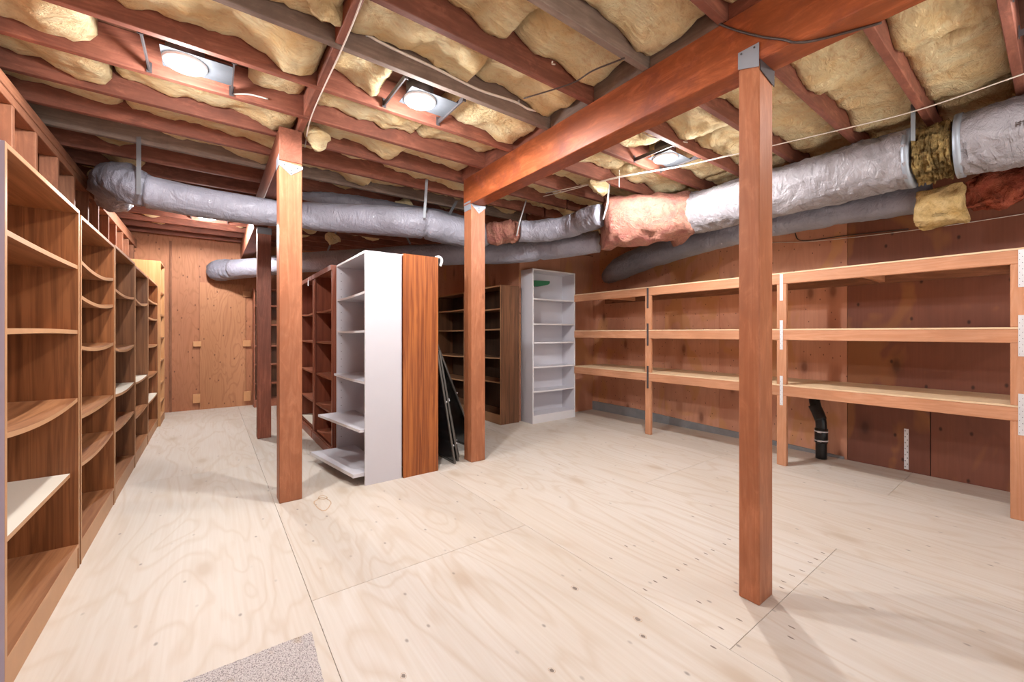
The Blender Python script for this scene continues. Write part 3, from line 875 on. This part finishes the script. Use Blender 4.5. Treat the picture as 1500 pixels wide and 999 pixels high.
# loose boards lying on shelves
b = MB(); b.box(-0.80, -0.62, 5.0, 5.5, 0.757, 0.772, 0.001)
tag(link('loose_board', b, M['cream']), 'loose white board lying on the white shelf of the fourth bookcase', 'shelf board')
b = MB(); b.box(-0.81, -0.66, 4.35, 4.9, 0.758, 0.770, 0.001)
tag(link('loose_board', b, M['tape']), 'thin grey board lying on the white shelf of the third bookcase', 'shelf board')

# centre row
wm = (M['white'], M['white'], M['white_edge'], M['white'])
bookcase('tall white bookcase in the centre row with shelves sliding out, no base board', '-x', 3.265, 4.175, 0.978, 0.298, 1.853,
         [dict(z=1.53, sag=0.006, tilt=-0.01), dict(z=1.225, sag=0.006), dict(z=0.815, sag=0.006, out=(0.0, 0.03)), dict(z=0.44, sag=0.0, out=(0.04, 0.17), t=0.022), dict(z=0.10, sag=0, out=(0.09, 0.235), t=0.028)],
         wm, kick=0.0, holes=True)
om = (M['lam_orange'], M['lam_cherry_h'], M['lam_edge'], M['lam_cherry'])
def bookcase_px(*a, **k): return bookcase(*a, **k)
bookcase('orange oak-look bookcase standing back to back with the white one, side panel to camera', '+x', 3.25, 4.17, 1.600, 0.315, 1.86,
         [1.5, 1.15, 0.8, 0.45], om, kick=0.09)
cm = (M['lam_cherry'], M['lam_cherry_h'], M['lam_cherry'], M['lam_cherry'])
bookcase('cherry brown bookcase right behind the white one, moulded base and top rail', '-x', 4.20, 5.10, 0.965, 0.29, 1.86,
         [dict(z=1.45, sag=0.012), dict(z=1.11, sag=0.004), dict(z=0.75), dict(z=0.41)], cm, stile=0.045, top_mold=0.05, base_mold=True)
bookcase('second cherry brown bookcase, behind the left front post', '-x', 5.12, 6.02, 0.965, 0.29, 1.86,
         [dict(z=1.45, sag=0.02), dict(z=1.11), dict(z=0.75), dict(z=0.41), dict(z=0.125, **W_)], cm, stile=0.03, top_mold=0.05, base_mold=True)
# dark pair against the inner wall
bookcase('dark walnut bookcase with plain brown side, left of the far white bookcase', '-x', 4.37, 5.30, 3.045, 0.30, 1.83,
         [dict(z=1.53, sag=0.006), dict(z=1.26, sag=0.006), dict(z=0.88, sag=0.008), dict(z=0.56, sag=0.006)], dwal, kick=0.11)
bookcase('dark walnut bookcase seen between the black panels and the pinkish post', '-x', 5.32, 6.25, 3.045, 0.30, 1.81,
         [dict(z=1.56, sag=0.006), dict(z=1.25, sag=0.006), dict(z=0.86, sag=0.01), dict(z=0.5, sag=0.006)], dwal, kick=0.11)
# dark case at the far wall
bookcase('dark cherry bookcase facing the camera at the far wall behind the posts', '-y', 0.565, 1.47, 7.76, 0.30, 1.93,
         [1.66, 1.35, 1.0, 0.70, 0.39], (M['lam_cherry'], M['lam_cherry_h'], M['lam_cherry_h'], M['lam_walnut']), kick=0.10)
# white tall case at the right
bookcase('tall white open bookcase in the inner corner beside the lumber shelving', '-y', 3.415, 4.20, 4.165, 0.255, 2.055,
         [dict(z=1.665, sag=0.003), dict(z=1.33, sag=0.0), dict(z=1.08, sag=0), dict(z=0.755), dict(z=0.43)], wm, kick=0.09)
# green foam piece hanging in it
b = MB(); vs = []; fs = []
n = 14
for i in range(n + 1):
    u = i / n; x = 3.45 + 0.36 * u
    hh = 0.06 * (1 - 0.45 * u) * (1 if u < 0.97 else 0.6)
    zc = 1.885 + 0.012 * u
    for dy in (0, 0.09):
        vs += [(x, 4.27 + dy, zc + 0.028), (x, 4.27 + dy, zc - hh + 0.02 * (2 * u - 1) ** 2)]
for i in range(n):
    a = i * 4
    fs += [(a, a + 4, a + 5, a + 1), (a + 2, a + 3, a + 7, a + 6), (a, a + 2, a + 6, a + 4), (a + 1, a + 5, a + 7, a + 3)]
fs += [(0, 1, 3, 2), (n * 4, n * 4 + 2, n * 4 + 3, n * 4 + 1)]
b.add(vs, fs)
b.box(3.435, 3.46, 4.27, 4.36, 1.90, 1.92)
tag(link('green_pad', b, M['green']), 'dark green curved pad fixed inside the top of the far white bookcase', 'pad')

# tags hanging from two bookcases
def paper_tag(x, y, z, label, nx):
    t = thing('hanging_tag', label, 'tag', (x, y, z))
    b = MB()
    if nx: b.box(x - 0.001, x + 0.001, y - 0.022, y + 0.022, z - 0.045, z + 0.02)
    else: b.box(x - 0.012, x + 0.012, y - 0.001, y + 0.001, z - 0.045, z + 0.02)
    link('card', b, M['tagpaper'], t)
    b = MB(); b.tube([(x, y, z + 0.02), (x + 0.003, y, z + 0.04), (x + 0.006, y, z + 0.06)], 0.0015, 6)
    link('string', b, M['cable'], t)
paper_tag(0.925, 5.28, 1.80, 'small white tag hanging from the top rail between the cherry bookcases', True)
b = MB()
b.tube(smooth_path([(1.585, 3.27, 1.862), (1.625, 3.27, 1.868), (1.645, 3.27, 1.84), (1.63, 3.27, 1.79)], 5), 0.012, 8)
tag(link('white_tie', b, M['tagpaper']), 'white ribbon tie hooked on the top corner of the orange bookcase', 'tie')

# ================================================================ LEANING BLACK PANELS
def leaning_panel(xb, xt, zt, y0, y1, label, th=0.016, fr=0.017):
    """sheet in a metal frame leaning towards -x; bottom edge at xb, top edge at (xt, zt)"""
    t = thing('leaning_panel', label, 'panel', ((xb + xt) / 2, (y0 + y1) / 2, 0), 'black framed panels leaning on the orange bookcase')
    d = Vector((xt - xb, 0, zt)); L = d.length; d.normalize()
    nrm = Vector((d.z, 0, -d.x))
    o = Vector((xb, 0, 0.004))
    def slab(mb, a0, a1, ya, yb, n0, n1):
        c = [o + d * a0 + nrm * n0 + Vector((0, ya, 0)), o + d * a1 + nrm * n0 + Vector((0, ya, 0)), o + d * a1 + nrm * n1 + Vector((0, ya, 0)), o + d * a0 + nrm * n1 + Vector((0, ya, 0))]
        mb.prism(c, (0, yb - ya, 0))
    b = MB(); slab(b, fr, L - fr, y0 + fr, y1 - fr, -th * 0.6, -th * 0.25)
    link('black_sheet', b, M['black'], t)
    b = MB()
    slab(b, 0, L, y0, y0 + fr, -th, 0); slab(b, 0, L, y1 - fr, y1, -th, 0)
    slab(b, 0, fr, y0 + fr, y1 - fr, -th, 0); slab(b, L - fr, L, y0 + fr, y1 - fr, -th, 0)
    link('frame', b, M['alu'], t)
    b = MB()
    for a in (0.16, 0.55):
        p = o + d * (L * a) + nrm * 0.001 + Vector((0, y0 + fr * 0.5, 0)); b.tube([p, p + nrm * 0.01], 0.008, 8)
    link('clip', b, M['zinc'], t)
leaning_panel(1.812, 1.632, 1.04, 3.315, 4.05, 'black panel in grey metal frame, frontmost of the leaning stack')
leaning_panel(1.875, 1.68, 1.04, 3.37, 4.10, 'black framed panel leaning second in the stack')
leaning_panel(1.935, 1.72, 1.03, 3.47, 4.18, 'black framed panel leaning third in the stack')
leaning_panel(2.20, 1.745, 1.10, 3.55, 4.28, 'black framed panel with silvery edge, outermost and most tilted of the stack')

# ================================================================ LUMBER SHELVING ON THE RIGHT
T = thing('lumber_shelving', 'long wall-to-wall shelving of fir lumber and plywood along the right wall', 'shelving', (4.5, 2.2, 0))
SX = 4.17
RZ = [1.735, 1.226, 0.722]
RY0, RY1 = 0.115, 4.155
py = [(0.122, 0.211), (1.49, 1.568), (2.90, 2.975)]
for z in RZ:
    b = MB(); b.box(SX, SX + 0.038, RY0, RY1, z - 0.089, z, 0.003); link('front_rail', b, M['fir_y'], T)
    b = MB(); b.box(XR - 0.04, XR - 0.002, RY0, RY1, z - 0.089, z, 0.003); link('back_rail', b, M['plate_y'], T)
    b = MB()
    for y0, y1 in ((RY0, 1.53), (1.533, 2.937), (2.94, RY1)): b.box(SX - 0.001, XR - 0.003, y0, y1, z + 0.0005, z + 0.0125, 0.001)
    link('shelf_deck', b, M['shelfply'], T)
    for y in (0.16, 0.95, 3.6):
        b = MB(); b.box(SX + 0.039, XR - 0.041, y, y + 0.038, z - 0.08, z - 0.0005); link('cross_brace', b, M['fir_x'], T)
for (y0, y1) in py:
    zz = [0] + [None]
    spans = [(0, RZ[2] - 0.0895), (RZ[2] + 0.013, RZ[1] - 0.0895), (RZ[1] + 0.013, RZ[0] - 0.0895)]
    for a, c in spans:
        b = MB(); b.box(SX, SX + 0.038, y0, y1, a, c, 0.003); link('post_piece', b, M['fir_z'], T)
    for z, hh in ((RZ[0], 0.0), (RZ[1], 0), (RZ[2], 0)):
        yc = (y0 + y1) / 2
        z0, z1 = (z - 0.24, z) if z == RZ[0] else (z - 0.175, z + 0.09)
        b = MB(); b.box(SX - 0.0035, SX - 0.0005, yc - 0.012, yc + 0.012, z0, z1)
        o = link('mending_plate', b, M['zinc'] if y0 < 2 else M['galv_dark'], T)
        b = MB()
        k = 0
        zz = z0 + 0.015
        while zz < z1 - 0.01:
            dy = 0.006 * (-1) ** k
            b.tube([(SX - 0.0045, yc + dy, zz), (SX - 0.0034, yc + dy, zz)], 0.002, 6)
            zz += 0.02; k += 1
        link('screw_holes', b, M['hole'], o)

# perforated plate standing on the right wall
T = thing('mending_plate', 'perforated zinc plate screwed upright on the lower right wall', 'metal plate', (XR, 0.82, 0.02))
b = MB(); b.box(XR - 0.004, XR - 0.001, 0.803, 0.832, 0.02, 0.37); link('strip', b, M['zinc'], T)
b = MB()
for k in range(13):
    b.tube([(XR - 0.0055, 0.8175 + 0.007 * (-1) ** k, 0.04 + k * 0.026), (XR - 0.004, 0.8175 + 0.007 * (-1) ** k, 0.04 + k * 0.026)], 0.004, 6)
link('hole_pattern', b, M['hole'], T)

# black drain pipe with rubber coupling
T = thing('drain_pipe', 'black plastic drain pipe with clamped coupling below the lumber shelving', 'pipe', (4.71, 1.39, 0))
b = MB()
b.tube(smooth_path([(4.71, 1.388, 0.0), (4.71, 1.388, 0.12), (4.71, 1.388, 0.26), (4.712, 1.392, 0.36), (4.72, 1.42, 0.44), (4.73, 1.44, 0.5), (4.75, 1.455, 0.55), (4.78, 1.445, 0.59), (4.81, 1.43, 0.60)], 6), 0.045, 28)
link('pipe', b, M['abs'], T)
b = MB(); b.tube([(4.71, 1.388, 0.15), (4.71, 1.388, 0.155), (4.71, 1.388, 0.285), (4.71, 1.388, 0.29)], [0.046, 0.053, 0.053, 0.046], 28)
b.tube(smooth_path([(4.712, 1.392, 0.37), (4.72, 1.42, 0.44), (4.73, 1.452, 0.5)], 5), 0.050, 28)
link('coupling', b, M['abs'], T)
for z in (0.175, 0.262):
    b = MB()
    b.tube([(4.71, 1.388, z - 0.006), (4.71, 1.388, z + 0.006)], 0.0545, 32)
    b.box(4.645, 4.665, 1.37, 1.40, z - 0.008, z + 0.008)
    link('hose_clamp', b, M['zinc'], T)

# ================================================================ DUCTS
def duct(pts, rad, mat, seed, ring=0.0, n=14, seg=40, wr=0.010, freq=7.0, twist=2.0, bands=None):
    P = smooth_path(pts, n)
    m = len(P) - 1
    # cumulative length
    L = [0.0]
    for a, c in zip(P, P[1:]): L.append(L[-1] + (c - a).length)
    def rf(i, k, a):
        t = i / m
        f = t * (len(rad) - 1); j = min(int(f), len(rad) - 2); r = rad[j] + (rad[j + 1] - rad[j]) * (f - j)
        s = L[i]
        q = Vector((s * freq, math.cos(a) * twist, math.sin(a) * twist)) + Vector((seed * 5.3, 0, seed))
        d = noise.noise(q) * wr + noise.noise(q * 2.7) * wr * 0.55
        q2 = Vector((s * freq * 4 + math.sin(a * 2 + seed) * 1.5, math.cos(a) * 1.2, math.sin(a) * 1.2 + seed * 2))
        d += (abs(noise.noise(q2)) ** 0.7) * -wr * 0.9
        if ring: d += ring * math.sin(s * 95 + 2 * math.sin(a + seed)) * (0.4 + noise.noise(Vector((s * 4, a, seed))) )
        if bands:
            for bpos, bw, bd in bands:
                d -= bd * math.exp(-((s - bpos) / bw) ** 2)
        return r + d
    b = MB(); b.tube(P, 0, seg, 0, True, rf)
    return b, P, L

T = thing('flexible_duct', 'long slim silver duct sweeping from the left wall to the pink wrap', 'duct', (1.2, 4.2, 2.2))
b, P, L = duct([(3.24, 2.84, 2.415), (3.215, 3.0, 2.405), (3.17, 3.30, 2.375), (2.95, 3.56, 2.35), (2.78, 3.64, 2.345)], [0.118, 0.13, 0.125, 0.125, 0.12], M['duct'], 3, ring=0.003, wr=0.008, bands=[(0.28, 0.02, 0.02)])
link('jacket', b, M['duct'], T)
b, P, L = duct([(2.80, 3.63, 2.345), (2.70, 3.70, 2.335), (2.60, 3.79, 2.32), (2.50, 3.86, 2.31)], [0.10, 0.128, 0.12, 0.135, 0.11], M['pink'], 4, wr=0.022, freq=12)
o = link('pink_band', b, M['pink'], T); o['label'] = 'bare pink fibreglass band on the duct'
b, P, L = duct([(2.53, 3.86, 2.312), (2.43, 3.95, 2.31), (2.1, 3.99, 2.325), (1.766, 3.96, 2.335), (1.27, 4.12, 2.33), (0.805, 4.29, 2.322), (0.62, 4.31, 2.318)], [0.11, 0.155, 0.16, 0.155, 0.145, 0.135, 0.10], M['duct'], 5, ring=0.0008, wr=0.007, freq=5, bands=[(0.78, 0.018, 0.03)])
link('jacket', b, M['duct'], T)
b, P, L = duct([(0.64, 4.31, 2.318), (0.42, 4.29, 2.295), (-0.037, 4.33, 2.30), (-0.405, 4.36, 2.33)], [0.10, 0.12, 0.128, 0.13], M['duct'], 6, ring=0.0, wr=0.004)
link('jacket', b, M['duct'], T)
b, P, L = duct([(-0.36, 4.36, 2.33), (-0.46, 4.40, 2.36), (-0.57, 4.52, 2.42), (-0.66, 4.75, 2.45), (-0.70, 5.05, 2.47), (-0.72, 5.35, 2.48), (-0.80, 5.5, 2.49)], [0.11, 0.145, 0.155, 0.15, 0.14, 0.13, 0.10], M['duct_dark'], 7, ring=0.004, wr=0.02, freq=9)
o = link('elbow', b, M['duct_dark'], T); o['label'] = 'crumpled dark grey elbow going over the wall'

T = thing('flexible_duct', 'lower silver duct from the pink wrap passing behind the pinkish post to the far wall', 'duct', (2.0, 5.2, 2.05))
b, P, L = duct([(3.55, 3.15, 2.24), (3.35, 3.50, 2.22), (3.013, 4.079, 2.20), (2.441, 4.61, 2.20), (1.843, 5.402, 2.20), (1.031, 6.461, 2.20), (0.60, 7.25, 2.2), (0.30, 7.66, 2.19)], [0.125, 0.13, 0.135, 0.14, 0.14, 0.14, 0.145, 0.15], M['duct'], 8, wr=0.005, freq=4, bands=[(0.72, 0.015, 0.02), (2.0, 0.015, 0.02)])
link('jacket', b, M['duct'], T)
b, P, L = duct([(0.38, 7.60, 2.19), (0.22, 7.76, 2.19), (0.13, 7.86, 2.18), (0.07, 7.95, 2.17)], [0.14, 0.16, 0.17, 0.15], M['duct_dark'], 9, ring=0.005, wr=0.012)
link('elbow', b, M['duct_dark'], T)

T = thing('flexible_duct', 'darker grey duct below the big one, bending down into the right wall', 'duct', (4.4, 2.2, 2.1))
b, P, L = duct([(4.33, 0.60, 2.227), (4.33, 1.145, 2.25), (4.33, 1.673, 2.255), (4.35, 2.137, 2.243), (4.42, 2.66, 2.215), (4.53, 3.215, 2.18), (4.62, 3.70, 2.105), (4.73, 4.00, 2.04), (4.80, 4.12, 2.0)], [0.125, 0.125, 0.13, 0.14, 0.15, 0.16, 0.16, 0.11, 0.04], M['duct_dark'], 10, wr=0.010, freq=5, bands=[(0.6, 0.015, 0.02)])
link('jacket', b, M['duct_dark'], T)

T = thing('flexible_duct', 'short silver duct dropping out of the joists above the long slim duct', 'duct', (1.3, 4.3, 2.5))
b, P, L = duct([(0.70, 4.62, 2.60), (0.95, 4.50, 2.575), (1.25, 4.44, 2.555), (1.6, 4.40, 2.54), (2.1, 4.36, 2.535), (2.6, 4.4, 2.53)], [0.03, 0.07, 0.095, 0.105, 0.11, 0.11], M['duct'], 11, ring=0.002, wr=0.008)
link('jacket', b, M['duct'], T)

# the big duct along the right
T = thing('flexible_duct', 'thickest grey wrinkled duct running along the upper right wall', 'duct', (4.0, 0.6, 2.2))
b, P, L = duct([(4.0, 2.40, 2.425), (4.0, 1.9, 2.43), (4.0, 1.3, 2.435), (4.0, 0.9, 2.44), (4.0, 0.645, 2.44)], [0.21, 0.212, 0.212, 0.21, 0.205], M['duct_big'], 12, wr=0.018, freq=6, seg=64, n=24)
link('jacket', b, M['duct_big'], T)
b, P, L = duct([(4.0, 0.42, 2.44), (4.0, 0.2, 2.44), (4.0, -0.3, 2.44), (4.0, -1.0, 2.44)], [0.205, 0.212, 0.212, 0.21], M['duct_big'], 13, wr=0.018, freq=6, seg=64, n=24)
link('jacket', b, M['duct_big'], T)
b, P, L = duct([(4.0, 0.62, 2.44), (4.0, 0.55, 2.44), (4.0, 0.50, 2.44), (4.0, 0.44, 2.44)], [0.19, 0.185, 0.19, 0.185], M['batt_old'], 14, wr=0.035, freq=22, seg=64, n=12, twist=5)
o = link('bare_insulation', b, M['batt_old'], T); o['label'] = 'dirty yellow fibreglass showing in the open joint'
for y in (0.655, 0.415):
    b = MB(); b.tube([(4.0, y - 0.022, 2.44), (4.0, y + 0.012, 2.44)], 0.207, 48); link('foil_collar', b, M['galv'], T)
# pen mark and wrinkle slit on the jacket
b = MB()
for dz, y0, y1 in ((0.0, 0.17, 0.15), (0.012, 0.165, 0.14)):
    b.tube([(3.787, y0, 2.415 + dz), (3.787, y1, 2.418 + dz)], 0.003, 6)
for yy in (0.17, 0.155, 0.14): b.tube([(3.786, yy, 2.405), (3.786, yy, 2.435)], 0.002, 6)
link('pen_mark', b, M['wire_dark'], T)

# fibreglass lumps
def lump(c, size, seed, amp=0.05, n=3.0, sub=5, pw=0.55):
    """squarish fibrous block"""
    bm = bmesh.new(); bmesh.ops.create_icosphere(bm, subdivisions=sub, radius=1)
    c = Vector(c)
    for v in bm.verts:
        p = v.co.copy()
        p = Vector([math.copysign(abs(q) ** pw, q) for q in p])
        p = Vector((p.x * size[0], p.y * size[1], p.z * size[2]))
        q = (p + c) * n * 2
        nz = noise.noise_vector(q + Vector((seed, 0, 0))) * amp + noise.noise_vector(q * 3.1) * amp * 0.45 + noise.noise_vector(q * 8) * amp * 0.15
        v.co = c + p + nz
    b = MB(); bm.verts.index_update()
    b.add([v.co.copy() for v in bm.verts], [[v.index for v in f.verts] for f in bm.faces], 0, True); bm.free()
    return b
b = lump((4.24, 0.53, 2.11), (0.11, 0.125, 0.125), 1, 0.03, 4.0, pw=0.28)
tag(link('insulation_block', b, M['batt_bright']), 'square yellow insulation block hanging under the open joint of the big duct', 'insulation')
b = lump((4.40, 0.27, 2.19), (0.12, 0.14, 0.115), 2, 0.07, 3.0)
tag(link('insulation_block', b, M['pink_red']), 'red-orange insulation bunched beneath the big duct at right edge', 'insulation')
b = lump((4.46, 0.02, 2.19), (0.12, 0.12, 0.10), 3, 0.07, 3.0)
tag(link('insulation_block', b, M['pink_red']), 'brownish red insulation flap at the extreme right below the big duct', 'insulation')

# pink wrap at the junction: lofted sheet with flared corners
b = MB(); vs = []; fs = []
A = Vector((4.0, 2.34, 2.415)); Bp = Vector((3.30, 2.86, 2.35))
na, ns = 30, 56
for i in range(na + 1):
    t = i / na
    c = A.lerp(Bp, t)
    r0 = 0.225 + 0.02 * math.sin(PI * t)
    rz = r0 * (1 + 0.10 * t); ry = r0 * (1 - 0.1 * t)
    ax = (Bp - A); ax.z = 0; ax.normalize(); sd_ = Vector((-ax.y, ax.x, 0))
    for k in range(ns):
        a = 2 * PI * k / ns
        p = c + sd_ * math.cos(a) * ry + Vector((0, 0, 1)) * math.sin(a) * rz
        flare = 0.07 * max(0, math.cos(a * 1.0 - 4.1)) ** 6 * (1 if t < 0.12 else 0) + 0.06 * max(0, math.cos(a - 4.4)) ** 8 * max(0, 1 - abs(t - 0.95) / 0.12)
        q = p * 5
        nz = noise.noise_vector(q) * 0.035 + noise.noise_vector(q * 2.5) * 0.018 + noise.noise_vector(q * 7) * 0.007
        p = p + nz + (p - c).normalized() * flare
        p.z = min(p.z, 2.655)
        vs.append(p)
for i in range(na):
    for k in range(ns):
        k2 = (k + 1) % ns
        fs.append((i * ns + k, i * ns + k2, (i + 1) * ns + k2, (i + 1) * ns + k))
fs += [tuple(range(ns)), tuple(na * ns + k for k in range(ns))]
b.add(vs, fs, 0, True)
tag(link('pink_duct_wrap', b, M['pink']), 'pink fibreglass wrapped round the junction where three ducts meet', 'insulation')

# hanger straps
def strap(pts, w_, label, mat, r=None):
    b = MB()
    if r: b.tube(pts, r, 8)
    else:
        p0, p1 = Vector(pts[0]), Vector(pts[1])
        d = Vector((0.804, -0.594, 0)) * w_ / 2
        b.prism([p0 - d, p0 + d, p1 + d, p1 - d], (0.0012, 0.0016, 0))
    tag(link('duct_hanger', b, mat), label, 'hanger strap')
strap([(1.70, 3.70, 2.70), (1.70, 3.76, 2.34)], 0.026, 'grey strap holding the slim duct between the posts', M['tape'])
strap([(1.39, 4.70, 2.68), (1.39, 4.55, 2.52)], 0.03, 'dark strap behind the slim duct, left of the grey one', M['tape'])
strap([(2.25, 4.10, 2.70), (2.12, 4.10, 2.47)], 0.035, 'slanted grey strap behind the slim duct near the pinkish post', M['tape'])
strap([(2.80, 3.53, 2.66), (2.70, 3.52, 2.40), (2.69, 3.56, 2.26)], 0, 'pale tie slanting down to the slim duct just right of the pinkish post', M['tie'], 0.008)
strap([(3.15, 2.66, 2.66), (3.10, 2.64, 2.45), (3.06, 2.66, 2.30)], 0, 'bright plastic tie at the left edge of the pink wrap', M['tie'], 0.009)
strap([(3.76, 0.60, 2.76), (3.76, 0.60, 2.48)], 0.03, 'grey strap hanging in front of the big duct by its open joint', M['tape'])
strap([(-0.44, 4.20, 2.70), (-0.44, 4.20, 2.26)], 0.036, 'dull strap on the grey duct elbow at left', M['tape'])
strap([(2.0, 5.20, 2.66), (2.05, 4.95, 2.33)], 0.026, 'pale strap above the lower duct behind the white bookcase', M['tape'])
strap([(1.42, 6.0, 2.66), (1.29, 6.05, 2.3)], 0.026, 'pale strap slanting down behind the cherry bookcases', M['tape'])

# ================================================================ CABLES AND WIRES
def cable(pts, r, label, mat, staples=None, cat='cable'):
    if staples:
        t = thing('cable', label, cat, pts[0])
        b = MB(); b.tube(smooth_path(pts, 6), r, 8); link('jacket', b, mat, t)
        for p in staples:
            b = MB(); b.box(p[0] - 0.004, p[0] + 0.004, p[1] - 0.008, p[1] + 0.006, p[2] - 0.012, p[2] + 0.012); link('staple', b, M['tie'], t)
    else:
        b = MB(); b.tube(smooth_path(pts, 6), r, 8)
        tag(link('cable', b, mat), label, cat)
cable([(0.56, 2.176, 2.79), (0.744, 2.176, 2.755), (1.065, 2.176, 2.74), (1.345, 2.176, 2.72), (1.62, 2.176, 2.74), (1.76, 2.176, 2.73), (1.90, 2.15, 2.75)], 0.008, 'white cable stapled along the grey joist towards the big beam', M['cable'], [(0.66, 2.176, 2.77), (1.2, 2.176, 2.742), (1.66, 2.176, 2.748)])
cable([(-0.05, 2.176, 2.83), (0.15, 2.176, 2.79), (0.30, 2.176, 2.765), (0.42, 2.17, 2.77), (0.47, 2.165, 2.80)], 0.0055, 'short curved white cable at the top edge left of the cross block', M['cable'], [(0.25, 2.176, 2.775)])
cable([(1.935, 1.06, 2.80), (1.934, 1.03, 2.74), (1.934, 0.942, 2.632), (1.934, 0.8, 2.504), (1.934, 0.70, 2.43), (1.932, 0.66, 2.395), (1.98, 0.61, 2.393), (2.04, 0.5, 2.394), (2.08, 0.42, 2.396)], 0.005, 'dark wire looping over the big beam above the near post', M['wire_dark'])
cable([(1.56, 1.99, 2.652), (1.68, 1.70, 2.645), (1.70, 1.55, 2.65), (1.76, 1.38, 2.652)], 0.004, 'thin dark wire strung across three joists left of the beam', M['wire_dark'])
cable([(0.53, 1.80, 2.655), (0.54, 2.12, 2.652), (0.545, 2.99, 2.652), (0.59, 3.50, 2.64)], 0.004, 'thin pale wire strung beneath the joists towards the left front post', M['cable'])
cable([(2.85, 3.30, 2.655), (2.95, 2.9, 2.65), (3.02, 2.45, 2.64), (3.30, 1.92, 2.645), (3.43, 1.52, 2.645), (3.62, 0.92, 2.65), (3.70, 0.56, 2.65), (3.67, 0.13, 2.655)], 0.0045, 'white cable strung below the joists over the pink wrap', M['cable'])
cable([(2.80, 3.20, 2.652), (2.98, 2.7, 2.648), (3.08, 2.35, 2.638), (3.27, 1.98, 2.641), (3.40, 1.60, 2.648)], 0.004, 'second thinner white cable beside the one over the pink wrap', M['cable'])
cable([(2.34, 1.42, 2.655), (2.55, 0.98, 2.652), (2.10, 1.52, 2.652)][:2], 0.004, 'pale wire stretched beneath the joists right of the near post top', M['cable'])
cable([(4.852, 1.866, 2.17), (4.85, 1.602, 2.13), (4.85, 1.225, 2.10), (4.85, 0.638, 2.08), (4.85, 0.1, 2.085)], 0.003, 'thin white wire running along the upper right wall', M['cable'])
cable([(4.85, 1.64, 2.30), (4.85, 1.65, 2.22), (4.85, 1.58, 2.14), (4.85, 1.225, 2.125), (4.85, 0.803, 2.10)], 0.005, 'black cable drooping along the upper right wall under the ducts', M['wire_dark'])
cable([(3.02, 1.815 - 0.05, 2.70), (2.72, 1.86, 2.69), (2.62, 1.9, 2.72)], 0.005, 'white cable leading to the light behind the big beam', M['cable'])
cable([(0.115, 3.045, 2.675), (0.20, 3.044, 2.70), (0.30, 3.044, 2.705)], 0.005, 'short white cable leaving the light nearest the bookcases', M['cable'])
cable([(1.62, 1.77, 2.77), (1.55, 1.72, 2.72), (1.50, 1.66, 2.68)], 0.0045, 'pale stub of cable poking from the insulation near the top centre', M['cable'])

cable([(2.93, 2.36, 2.655), (2.93, 2.36, 2.62), (2.932, 2.361, 2.5)], 0.0022, 'fine white string hanging straight down onto the pink wrap', M['cable'], cat='string')
# ================================================================ CARPET SCRAP
b = MB()
poly = [(0.325, 1.789), (0.30, 1.2), (0.29, 0.9), (-0.35, 0.9), (-0.35, 1.795)]
pts = []
for i in range(len(poly)):
    a = Vector((*poly[i], 0)); c = Vector((*poly[(i + 1) % len(poly)], 0)); n = max(2, int((c - a).length / 0.008))
    for k in range(n):
        p = a.lerp(c, k / n); q = noise.noise_vector(p * 90) * 0.005
        pts.append((p.x + q.x, p.y + q.y, 0.0005))
b.prism(pts, (0, 0, 0.007))
tag(link('carpet_scrap', b, M['carpet']), 'speckled light grey carpet piece lying on the plywood floor at bottom left', 'carpet')

# stains and knots on the floor plywood (real marks of their own shape)
def mark_mat(name, c, c2):
    s = NT(name, 0.55)
    s.m.use_backface_culling = False
    return s.color(s.mix(s.noise(s.coords((1, 1, 1)), 30, 3), c, c2))
for o in bpy.data.objects:
    if '_o' in o.keys(): del o['_o']
